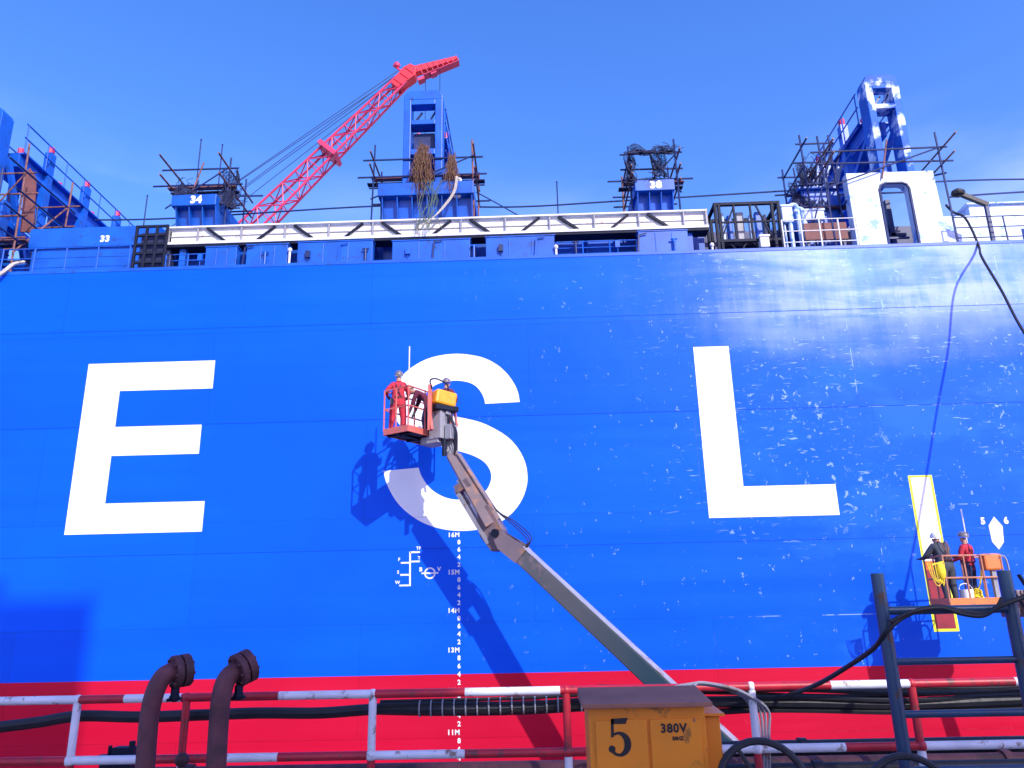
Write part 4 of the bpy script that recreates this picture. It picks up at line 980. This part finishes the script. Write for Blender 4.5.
boom_lift('grey boom lift reaching up to its red basket in front of the letter S', (14.6,13.55,-14.0), (13.9,13.75,-10.9), at(499,534,19.75), at(441,436,19.6),
          N1, A1, B1, 1.8, .84, N1.z, .36, .40, M['redorange'], console1, pole=at(408,430,19.4))
def console2(t, N, a, b_, Z):
    mb = MB(); p = at(990,562,19.5); mb.obox(p, a*.20, b_*.12, Z*.20); mb.build('control_console', M['orange'], t, bevel=.05)
    mb = MB(); mb.obox(p-Z*.62+a*.02, a*.05, b_*.05, Z*.45); mb.tube(curve_pts([p+a*.15+Z*.1, p+a*.38+Z*.12, p+a*.42-Z*.25, p+a*.3-Z*.45], 4), .025, 6); mb.build('console_post', M['grey'], t)
N2 = V((9.88,19.35,1.66)); 
boom_lift('second boom lift at the right with an orange basket beside the unfinished stroke', (15.5,12.0,-14.0), (15.3,12.3,-10.9), (13.7,17.2,-1.9), (11.55,19.35,1.55),
          N2, (1,.04,0), (-.04,1,0), 1.42, .85, 1.68, .30, .36, M['orange'], console2, rail_mat=M['tanrail'], pole=V((10.95,20.1,1.68)), toe=.26, ms=.55)
mb = MB(); p = at(941,571,19.28); mb.ball(p, (.11,.09,.22), 10, 8); mb.bar(p+V((-.2,0,.15)), p+V((.1,0,.22)), .04, .03)
for k in range(6): mb.tube(curve_pts([p+V((-.3+.06*k,0,.2)), p+V((-.25+.05*k,-.02,-.1-.05*k)), p+V((-.1+.04*k,0,-.35+.1*k)), p+V((.1,0,.15))], 4), .012, 5)
tag(mb.build('rope_bag', M['yellow'], smooth=True), 'yellow rope bag hooked on the left end of the right basket rail', 'bag')
mb = MB(); c = V((10.45,19.62,1.69)); mb.cyl(c, c+V((0,0,.30)), .14, 14, .16); mb.tube([c+V((math.cos(x)*.16, math.sin(x)*.02, .30+abs(math.sin(x))*.14)) for x in [i*math.pi/10 for i in range(11)]], .01, 5)
tag(mb.build('paint_bucket', M['white'], smooth=True), 'white paint bucket on the floor of the right basket', 'bucket')
mb = MB(); c = V((10.72,19.66,1.69))
for k in range(7): mb.tube([c+V((math.cos(x)*(.13-.008*k)+jit(.02), math.sin(x)*.12+jit(.02), .03*k+.1+math.sin(x*2+k)*.03)) for x in [i*math.pi/7 for i in range(14)]], .018, 5, closed=True)
mb.tube(curve_pts([c+V((.05,0,.3)), c+V((.1,-.05,.45)), c+V((.15,-.1,.75))], 4), .02, 5)
tag(mb.build('yellow_hose', M['yellow'], smooth=True), 'yellow hose heaped beside the paint bucket in the right basket', 'hose')

# workers
fz1 = N1.z-.02
p = at(398,420,19.6); person('person in red coverall and grey helmet standing at the left end of the high basket', (p.x, 19.58, fz1), R(8),
    {'ell': (-.33,-.06,1.17), 'wrl': (-.30,.13,1.08), 'hal': (-.27,.20,1.07), 'elr': (.29,.0,1.14), 'wrr': (.24,.20,1.05), 'har': (.22,.28,1.05), 'hipl': (-.10,0,.86), 'knl': (-.15,.03,.49), 'anl': (-.19,-.02,.10), 'toel': (-.22,.13,.04), 'knr': (.14,.03,.49), 'anr': (.17,-.02,.10), 'toer': (.20,.13,.04)},
    M['redcloth'], M['redcloth'], M['helm_grey'], belt_and_bag(-1)+harness_straps(M['maroon']), bulk=1.35, scale=.97, grp='painters in the high basket')
q = at(420,425,19.95); person('person in dark clothes and tan helmet bending forward in the high basket', (q.x+.14, 20.05, fz1), R(82),
    {'pelvis': (0,-.12,.90), 'belly': (0,-.04,1.04), 'chest': (0,.12,1.16), 'neckb': (0,.25,1.24), 'neck': (0,.31,1.27), 'jaw': (0,.385,1.27), 'skull': (0,.445,1.33), 'nose': (0,.45,1.215),
     'shl': (-.17,.20,1.21), 'shr': (.17,.20,1.21), 'ell': (-.2,.30,.96), 'elr': (.2,.30,.96), 'wrl': (-.16,.38,.74), 'wrr': (.16,.36,.74), 'hal': (-.15,.42,.66), 'har': (.15,.4,.66), 'hipl': (-.095,-.12,.84), 'hipr': (.095,-.12,.84)},
    M['maroon'], M['navy'], M['helm_tan'], grp='painters in the high basket')
q = at(447,388,20.2); person('person in grey helmet half hidden behind the amber control console', (q.x-.02, 20.25, fz1), R(-12),
    {'ell': (-.27,.10,1.16), 'wrl': (-.18,.30,1.12), 'hal': (-.16,.38,1.12), 'elr': (.27,.10,1.16), 'wrr': (.18,.30,1.12), 'har': (.16,.38,1.12)},
    M['maroon'], M['navy'], M['helm_grey'], scale=.95, grp='painters in the high basket')
q = at(942,560,19.75); person('person in dark grey jacket and cream helmet reaching to the unfinished stroke', (q.x, 19.62, 1.69), R(10),
    {'belly': (0,.04,1.06), 'chest': (0,.10,1.24), 'neckb': (0,.14,1.37), 'neck': (0,.16,1.43), 'jaw': (0,.20,1.48), 'skull': (0,.195,1.555), 'nose': (0,.295,1.50), 'shl': (-.18,.12,1.33), 'shr': (.18,.12,1.33),
     'ell': (-.34,.22,1.10), 'wrl': (-.28,.46,1.06), 'hal': (-.27,.54,1.07), 'elr': (.30,.26,1.12), 'wrr': (.16,.48,1.13), 'har': (.12,.56,1.14)},
    M['slate'], M['slate'], M['helm_white'], harness_straps(M['rustpole']), bulk=1.42, grp='painters in the right basket')
q = at(967,560,19.85); person('person in red jacket and grey helmet standing in the middle of the right basket', (q.x, 19.8, 1.69), R(35),
    {'elr': (.24,.10,1.14), 'wrr': (.18,.32,1.15), 'har': (.16,.40,1.16), 'ell': (-.25,.05,1.13), 'wrl': (-.26,.26,1.03), 'hal': (-.26,.34,1.02)},
    M['redcloth'], M['navy'], M['helm_grey'], harness_straps(M['maroon']), scale=.95, grp='painters in the right basket')

# ================================================================== foreground on the quay
def railing():
    Y = 6.0; zt, zl = 1.11, .70; r_ = .03
    t = thing('guard_railing', (0, Y, 0), 'red and white banded pipe railing along the dock edge', 'railing')
    def px_x(x, z): # X on the railing for a pixel column, at height z
        best = min(((abs(at(x, y, Y).z-z), at(x, y, Y).x) for y in range(660, 790)), key=lambda v: v[0]); return best[1]
    def bands(z, cuts, first):
        xs = [-9] + [px_x(c, z) for c in cuts] + [9]; red = first
        for a, b_ in zip(xs[:-1], xs[1:]):
            mb = MB(); mb.cyl((a,Y,z), (b_,Y,z), r_, 10); mb.build('rail', M['railred'] if red else M['railwhite'], t, smooth=True); red = not red
    bands(zt, (-60,76,125,182,279,372,465,560,830,911,1014,1100), True)
    bands(zl, (73,145,222,278,370,465,660,845,925,1060), True)
    for x, red in ((-110,1),(78,0),(187,1),(373,0),(566,1),(751,0),(911,1),(1090,0)):
        X = px_x(x, zt)
        mb = MB(); mb.cyl((X,Y,0), (X,Y,zl-.02), r_*.95, 10); mb.build('post', M['railwhite'] if red else M['railred'], t, smooth=True)
        mb = MB(); mb.cyl((X,Y,zl-.02), (X,Y,zt), r_*.95, 10); mb.ball((X,Y,zl), .042, 10, 6); mb.ball((X,Y,zt), .036, 10, 6); mb.build('post', M['railred'] if red else M['railwhite'], t, smooth=True)
        mb = MB(); mb.box(X-.08, X+.08, Y-.08, Y+.08, .002, .02); mb.build('foot_plate', M['dark'], t)
railing()

def pipe_wave(x0, x1, Y, z, r_, amp, n=40, ph=0):
    return [(x0+(x1-x0)*i/n, Y+.02*math.sin(i*.9+ph), z+amp*math.sin(i*.55+ph)+amp*.5*math.sin(i*1.3+2*ph)) for i in range(n+1)]
def cables():
    Y = 6.13
    base = [at(-60,733,Y), at(0,727,Y), at(40,722,Y), at(80,716,Y), at(140,717,Y), at(200,715,Y), at(260,713,Y), at(320,713,Y), at(380,709,Y), at(440,709,Y), at(520,707,Y), at(600,703,Y), at(700,702,Y), at(800,702,Y), at(900,704,Y), at(1000,700,Y), at(1080,697,Y)]
    t = thing('cable_bundle', (0,Y,.9), 'bundle of black cables hung along the inside of the railing', 'cables')
    mb = MB(); mb.tube(curve_pts(base, 6), .040, 8); mb.build('cable', M['black'], t, smooth=True)
    offs = [(-.03,.03,.018,.0),(.03,-.035,.016,.4),(.0,.055,.014,.1)]
    for i, (oy, oz, rr, st) in enumerate(offs):
        k0 = 8
        P = [p+V((0,oy+jit(.015),oz+jit(.012))) for p in base[k0:]]; mb = MB(); mb.tube(curve_pts(P, 5), rr, 6); mb.build('cable', M['black'], t, smooth=True)
    for i, (oy, oz, rr) in enumerate(((.03,.085,.026),(-.02,.07,.02),(.05,-.06,.024),(.0,-.07,.018))):
        P = [p+V((0,oy+jit(.02),oz+jit(.02))) for p in base[11:]]; mb = MB(); mb.tube(curve_pts(P, 5), rr, 6); mb.build('cable', M['black'], t, smooth=True)
    for k in range(16):
        p = at(420+k*11.5, 708.6-k*.38, Y); mb = MB(); mb.tube([p+V((0,(.052)*math.cos(a),.056*math.sin(a))) for a in [j*math.pi/6 for j in range(12)]], .006, 5, closed=True); mb.build('cable_tie', M['grey'], t)
cables()

def gooseneck(lab, pts, Y, r_):
    P = [at(x, y, Y+dy) for x, y, dy in pts]; t = thing('gooseneck_pipe', (P[0].x, Y, 0), lab, 'pipe', 'gooseneck pipes on the dock edge')
    low = V((P[0].x, Y, 0)); mb = MB(); C = curve_pts([low, V((P[0].x,Y,.4))]+P, 14); mb.tube(C, r_, 28); mb.build('pipe', M['rust'], t, smooth=True)
    e = C[-1]; d = (C[-1]-C[-3]).normalized(); mb = MB(); mb.cyl(e-d*.05, e-d*.006, r_*1.75, 36); mb.cyl(e+d*.006, e+d*.06, r_*1.75, 36); mb.cyl(e-d*.006, e+d*.006, r_*1.5, 20)
    sx = d.orthogonal().normalized(); sy = d.cross(sx)
    for k in range(8):
        a = k*math.pi/4; c = e+(sx*math.cos(a)+sy*math.sin(a))*r_*1.42; mb.cyl(c-d*.065, c+d*.072, .012, 6)
    mb.build('flange', M['rust'], t, smooth=True, bevel=.004)
    mb = MB(); q = e-d*.02-V((0,0,r_*1.6)); mb.cyl(q, q-V((0,0,.06)), .03, 8); mb.ball(q-V((0,0,.07)), (.04,.03,.028), 8, 6); mb.bar(q-V((.05,0,.085)), q+V((.05,0,-.075)), .02, .02); mb.build('drain_cock', M['dark'], t)
    mb = MB(); mb.cyl((low.x,low.y,.004), (low.x,low.y,.03), r_*1.8, 20); mb.build('base_flange', M['rust'], t)
gooseneck('left rusty gooseneck pipe with flanged end', [(145,768,0),(149,720,0),(155,692,.0),(165,675,.03),(180,671,.10)], 5.5, .062)
gooseneck('right rusty gooseneck pipe with flanged end', [(216,768,0),(219,720,0),(222,693,.0),(229,676,.03),(243,668,.10)], 5.5, .064)

def cabinet():
    Y = 4.6; x0, x1 = .275, .915; zt = 1.155
    t = thing('electrical_cabinet', ((x0+x1)/2, Y+.2, 0), 'yellow electrical cabinet with a black number 5 and 380V on its doors', 'cabinet')
    mb = MB(); mb.box(x0, x1, Y, Y+.38, .12, zt); mb.box(x0+.03, x1-.03, Y+.03, Y+.35, 0, .12); body = mb.build('body', M['ybox'], t, bevel=.006)
    mb = MB(); mb.extrude([(x0-.035,Y-.055,zt-.012),(x0-.035,Y-.055,zt+.012),(x0-.035,Y+.40,zt+.060),(x0-.035,Y+.40,zt+.0)], (x1-x0+.07,0,0)); mb.build('lid', M['ylid'], t, bevel=.004)
    mid = (x0+x1)/2+.005
    for a, b_ in ((x0+.035,mid-.008),(mid+.008,x1-.03)):
        mb = MB(); mb.box(a, b_, Y-.014, Y+.002, .2, zt-.075); d = mb.build('door', M['ybox'], t, bevel=.004)
        mb = MB()
        for z in (.30,.50): mb.cyl((a+.004,Y-.018,z-.03), (a+.004,Y-.018,z+.03), .007, 6)
        xh = b_-.03 if a < mid-.1 else a+.03
        mb.box(xh-.008, xh+.008, Y-.03, Y-.012, .62, .70); mb.build('handle', M['dark'], d)
    yf = Y-.014
    # heavy figure 5
    s = .19; c = at(619.5, 737.5, yf); o5 = V((c.x, yf-.0025, c.z))
    bowl_o = [(.0,.12)] + [(math.cos(a)*.31+.02, math.sin(a)*.30-.16) for a in [R(140-i*14) for i in range(0, 22)]]
    def arc(cx, cz, rx, rz, a0, a1, n): return [(cx+rx*math.cos(R(a0+(a1-a0)*i/n)), cz+rz*math.sin(R(a0+(a1-a0)*i/n))) for i in range(n+1)]
    outer = arc(.0,-.17,.33,.33, 128,-150, 16); inner = arc(-.04,-.17,.17,.25, -150,118, 16)
    mb = MB()
    def P5(p): return o5+V((p[0]*s, 0, p[1]*s))
    for i in range(16):
        mb.poly([P5(outer[i]), P5(outer[i+1]), P5(inner[15-i]), P5(inner[16-i])])
    mb.ball(o5+V((-.23*s,.0012,-.30*s)), (.10*s,.001,.10*s), 10, 6)
    mb.poly([P5((-.24,.0)), P5((-.16,.02)), P5((-.14,.5)), P5((-.22,.5))])
    mb.poly([P5((-.22,.36)), P5((.20,.36)), P5((.27,.52)), P5((-.22,.5))])
    tag(mb.build('number_plate_figure', M['ink'], body), 'black number 5')
    p = at(673.5, 728.5, yf); text_mb('380V', .062, (p.x,yf,p.z), UX, UZ, .0025, bold=.0024, spacing=1.12).build('voltage_lettering', M['ink'], body)
    p = at(678, 738.5, yf); text_mb('50HZ', .026, (p.x,yf,p.z), UX, UZ, .0025, bold=.0014).build('voltage_lettering', M['ink'], body)
    p = at(694, 720, yf); text_mb('6', .030, (p.x,yf,p.z), UX, UZ, .0025, bold=.001).build('faint_figure', M['ylid'], body)
    # lower side compartment on the right
    mb = MB(); mb.box(x1+.002, x1+.10, Y+.10, Y+.36, .45, 1.075); mb.build('side_compartment', M['ybox'], t, bevel=.005)
    mb = MB(); mb.extrude([(x1+.002,Y+.08,1.080),(x1+.125,Y+.08,1.078),(x1+.125,Y+.38,1.09),(x1+.002,Y+.38,1.15)], (0,0,.015)); mb.build('side_lid', M['ybox'], t)
cabinet()
mb = MB()
for k in range(5):
    P = [at(636+k*9, 695, 5.7), at(664+k*7, 689-k*.4, 5.75), at(688+k*3, 684.5-k*.5, 5.8), at(708+k*5, 685+k*.5, 5.85), at(728+k*5, 690+k*1.2, 5.9), at(748+k*5, 702+k*2, 6.05), at(757+k*3, 735, 6.08), at(758+k*3, 790, 6.1)]
    mb.tube(curve_pts(P, 6), .010, 6)
tag(mb.build('grey_cable_loop', M['grey'], smooth=True), 'grey cable loops lying over the rail behind the yellow cabinet', 'cable')

def ladder_frame():
    Y = 5.0; t = thing('ladder_frame', (2.53, Y, 0), 'dark teal steel ladder frame standing at the right of the quay', 'ladder')
    xl, xr, zt = 2.135, 2.915, 1.845
    for x in (xl, xr): mb = MB(); mb.cyl((x,Y,0), (x,Y,zt), .039, 14); mb.build('stile', M['teal'], t, smooth=True, bevel=.004)
    for z in (1.62, 1.325, 1.03, .73, .43): mb = MB(); mb.cyl((xl+.03,Y,z), (xr-.03,Y,z), .021 if z < 1.6 else .026, 10); mb.build('rung', M['teal'], t, smooth=True)
ladder_frame()
for lab, pts, r_ in (('thick black cable draped over the top rung of the ladder frame', [(748,702,6.16),(772,699,6.12),(795,693,5.9),(820,683,5.7),(850,665,5.4),(874,648,5.1),(886,632,4.94),(905,616,4.93),(935,607,4.94),(960,611,4.94),(985,613,4.94),(1004,604,4.93),(1040,592,4.9)], .0155),
                     ('thinner black cable drooping below the top rung of the ladder frame', [(890,622,4.92),(912,612,4.92),(940,608,4.93),(962,614,4.92),(982,616,4.92),(996,608,4.9),(1002,598,4.9)], .012)):
    mb = MB(); mb.tube(curve_pts([at(*q) for q in pts], 7), r_, 8); tag(mb.build('draped_cable', M['black'], smooth=True), lab, 'cable')

def valve(lab, c, r_, lean=.0):
    c = V(c); t = thing('wheel_valve', (c.x, c.y, 0), lab, 'valve', 'black wheel valves at the dock edge')
    ax = V((0,-.9,.25+lean)).normalized(); sx = V((1,0,0)); sy = ax.cross(sx)
    mb = MB(); mb.tube([c+(sx*math.cos(a)+sy*math.sin(a))*r_ for a in [i*math.pi/16 for i in range(32)]], .02, 8, closed=True); mb.build('hand_wheel', M['black'], t, smooth=True)
    mb = MB()
    for k in range(4):
        a = k*math.pi/2+.5; mb.cyl(c-ax*.02, c+(sx*math.cos(a)+sy*math.sin(a))*r_, .012, 6)
    mb.ball(c-ax*.02, .035, 10, 6); mb.build('spoke', M['black'], t)
    mb = MB(); e = c-ax*.28; mb.cyl(c, e, .018, 8); mb.cyl((e.x,e.y,0), e+V((0,0,.05)), .07, 14); mb.cyl((e.x,e.y,.004), (e.x,e.y,.03), .13, 16); mb.build('valve_body', M['rust'], t, smooth=True)
valve('black hand wheel valve just right of the yellow cabinet', at(765,790,4.5), .235)
valve('black hand wheel valve at the foot of the ladder frame', at(915,806,4.6), .24)
# knob on red post and clamp at left
t = thing('ball_valve', (at(182,760,5.8).x, 5.8, 0), 'rusty ball topped stop valve between the two gooseneck pipes', 'valve')
c = at(182,760,5.8); mb = MB(); mb.ball(c, .048, 14, 10); mb.build('ball', M['rust'], t, smooth=True); mb = MB(); mb.cyl((c.x,c.y,0), c, .025, 10); mb.cyl((c.x,c.y,.004), (c.x,c.y,.03), .09, 14); mb.build('stem', M['rust'], t, smooth=True)
t = thing('pipe_clamp', (at(118,756,6.4).x, 6.4, 0), 'dark bolted pipe clamp at the dock edge left of the gooseneck pipes', 'clamp')
c = at(118,758,6.4); mb = MB(); mb.obox(c, (.16,0,.0), (0,.06,0), (0,0,.022)); mb.obox(c+V((.05,0,.045)), (.085,0,0), (0,.05,0), (0,0,.035)); mb.cyl(c+V((-.07,0,0)), c+V((-.07,0,.09)), .016, 8); mb.cyl(c+V((.1,0,.05)), c+V((.1,0,.12)), .025, 8); mb.build('clamp_body', M['dark'], t, bevel=.006)
mb = MB(); mb.box(c.x-.12, c.x+.12, 6.36, 6.44, 0, c.z-.02); mb.build('pedestal', M['dark'], t)
def service_pipe(lab, x0, x1, Y, z, r_, mt):
    t = thing('service_pipe', ((x0+x1)/2, Y, 0), lab, 'pipe', 'service pipes along the dock edge'); mb = MB(); mb.cyl((x0,Y,z), (x1,Y,z), r_, 16)
    x = x0+1.1
    while x < x1: mb.cyl((x-.03,Y,z), (x+.03,Y,z), r_*1.25, 16); x += 3.1
    mb.build('pipe', M[mt], t, smooth=True); x = x0+.6
    while x < x1: q = MB(); q.box(x-.04, x+.04, Y-.06, Y+.06, 0, z-r_*.9); q.build('support', M['dark'], t); x += 2.4
service_pipe('rusty service pipe running the whole dock edge behind the railing', -10, 12, 6.45, .50, .075, 'rust')
service_pipe('black service pipe at right behind the railing, upper one', .95, 12, 6.62, .60, .062, 'black')
service_pipe('black service pipe at right just above the rusty pipe', .95, 12, 6.33, .50, .05, 'black')

# ================================================================== unseen stepped block behind the camera, added to shade quay and hull
def shade_block():
    t = thing('shading_block', (13, -23, 0), 'unseen grey stepped block added behind the quay to shade rail and hull', 'shade block')
    mb = MB(); mb.box(15.1, 24, -26, -20, 0, 22.15); mb.build('shade_wall', M['cladding'], t)
    mb = MB(); mb.box(3.0, 12.9, -26, -20.02, 0, 36.2); mb.box(6.4, 10.6, -24, -20.5, 36.2, 37.1); mb.box(8.2, 9.6, -24, -20.5, 37.1, 37.7); mb.box(12.9, 15.1, -25.9, -20.03, 0, 24.5); mb.build('shade_tower', M['cladding'], t)
    for z in range(4, 34, 5):
        mb = MB(); mb.box(5, 10, -20.01, -19.95, z, z+1.6); mb.build('window', M['glass'], t)
    mb = MB(); mb.box(16.5, 21.5, -20.0, -19.94, 0, 5.5); mb.build('door', M['blue_dark'], t)
shade_block()

# ================================================================== sky and sun
w = bpy.data.worlds.new('World'); scene.world = w; w.use_nodes = True; nt = w.node_tree; bg = nt.nodes['Background']
sky = nt.nodes.new('ShaderNodeTexSky'); sky.sky_type = 'NISHITA'; sky.sun_disc = False; sky.sun_elevation = R(35); sky.sun_rotation = R(180-31)
sky.air_density = 1.0; sky.dust_density = .8; sky.ozone_density = 3.0; sky.altitude = 0
hs = nt.nodes.new('ShaderNodeHueSaturation'); hs.inputs['Saturation'].default_value = 1.3
nt.links.new(sky.outputs[0], hs.inputs['Color'])
# a few thin clouds low down
tc = nt.nodes.new('ShaderNodeTexCoord'); mp = nt.nodes.new('ShaderNodeMapping'); mp.inputs['Scale'].default_value = (1.6,1.6,5.0); nt.links.new(tc.outputs['Generated'], mp.inputs['Vector'])
no = nt.nodes.new('ShaderNodeTexNoise'); no.inputs['Scale'].default_value = 2.2; no.inputs['Detail'].default_value = 7; nt.links.new(mp.outputs[0], no.inputs['Vector'])
mr = nt.nodes.new('ShaderNodeMapRange'); mr.inputs['From Min'].default_value = .44; mr.inputs['From Max'].default_value = .74; mr.inputs['To Max'].default_value = .26; nt.links.new(no.outputs['Fac'], mr.inputs['Value'])
mx = nt.nodes.new('ShaderNodeMix'); mx.data_type = 'RGBA'; mx.inputs['B'].default_value = (6.0,6.4,9.5,1)
sp3 = nt.nodes.new('ShaderNodeSeparateXYZ'); nt.links.new(tc.outputs['Generated'], sp3.inputs[0])
lowm = nt.nodes.new('ShaderNodeMapRange'); lowm.inputs['From Min'].default_value = .54; lowm.inputs['From Max'].default_value = .40; nt.links.new(sp3.outputs['Z'], lowm.inputs['Value'])
mul = nt.nodes.new('ShaderNodeMath'); mul.operation = 'MULTIPLY'; nt.links.new(mr.outputs[0], mul.inputs[0]); nt.links.new(lowm.outputs[0], mul.inputs[1])
nt.links.new(mul.outputs[0], mx.inputs['Factor']); tn = nt.nodes.new('ShaderNodeMix'); tn.data_type = 'RGBA'; tn.blend_type = 'MULTIPLY'; tn.inputs['Factor'].default_value = 1; tn.inputs['B'].default_value = (1.38, 1.0, 1.32, 1)
nt.links.new(hs.outputs[0], tn.inputs['A']); nt.links.new(tn.outputs['Result'], mx.inputs['A']); nt.links.new(mx.outputs['Result'], bg.inputs['Color'])
bg.inputs['Strength'].default_value = .15
sl = bpy.data.lights.new('sun', 'SUN'); sl.energy = 2.5; sl.angle = R(.53); sl.color = (1, .96, .90)
so = bpy.data.objects.new('sun', sl); COL.objects.link(so); so.rotation_euler = SD.to_track_quat('-Z', 'Y').to_euler(); so.location = (20,-30,40)

scene.view_settings.view_transform = 'Standard'; scene.view_settings.look = 'None'; scene.view_settings.exposure = 0.95; scene.view_settings.gamma = 1.0
scene.view_settings.use_curve_mapping = False
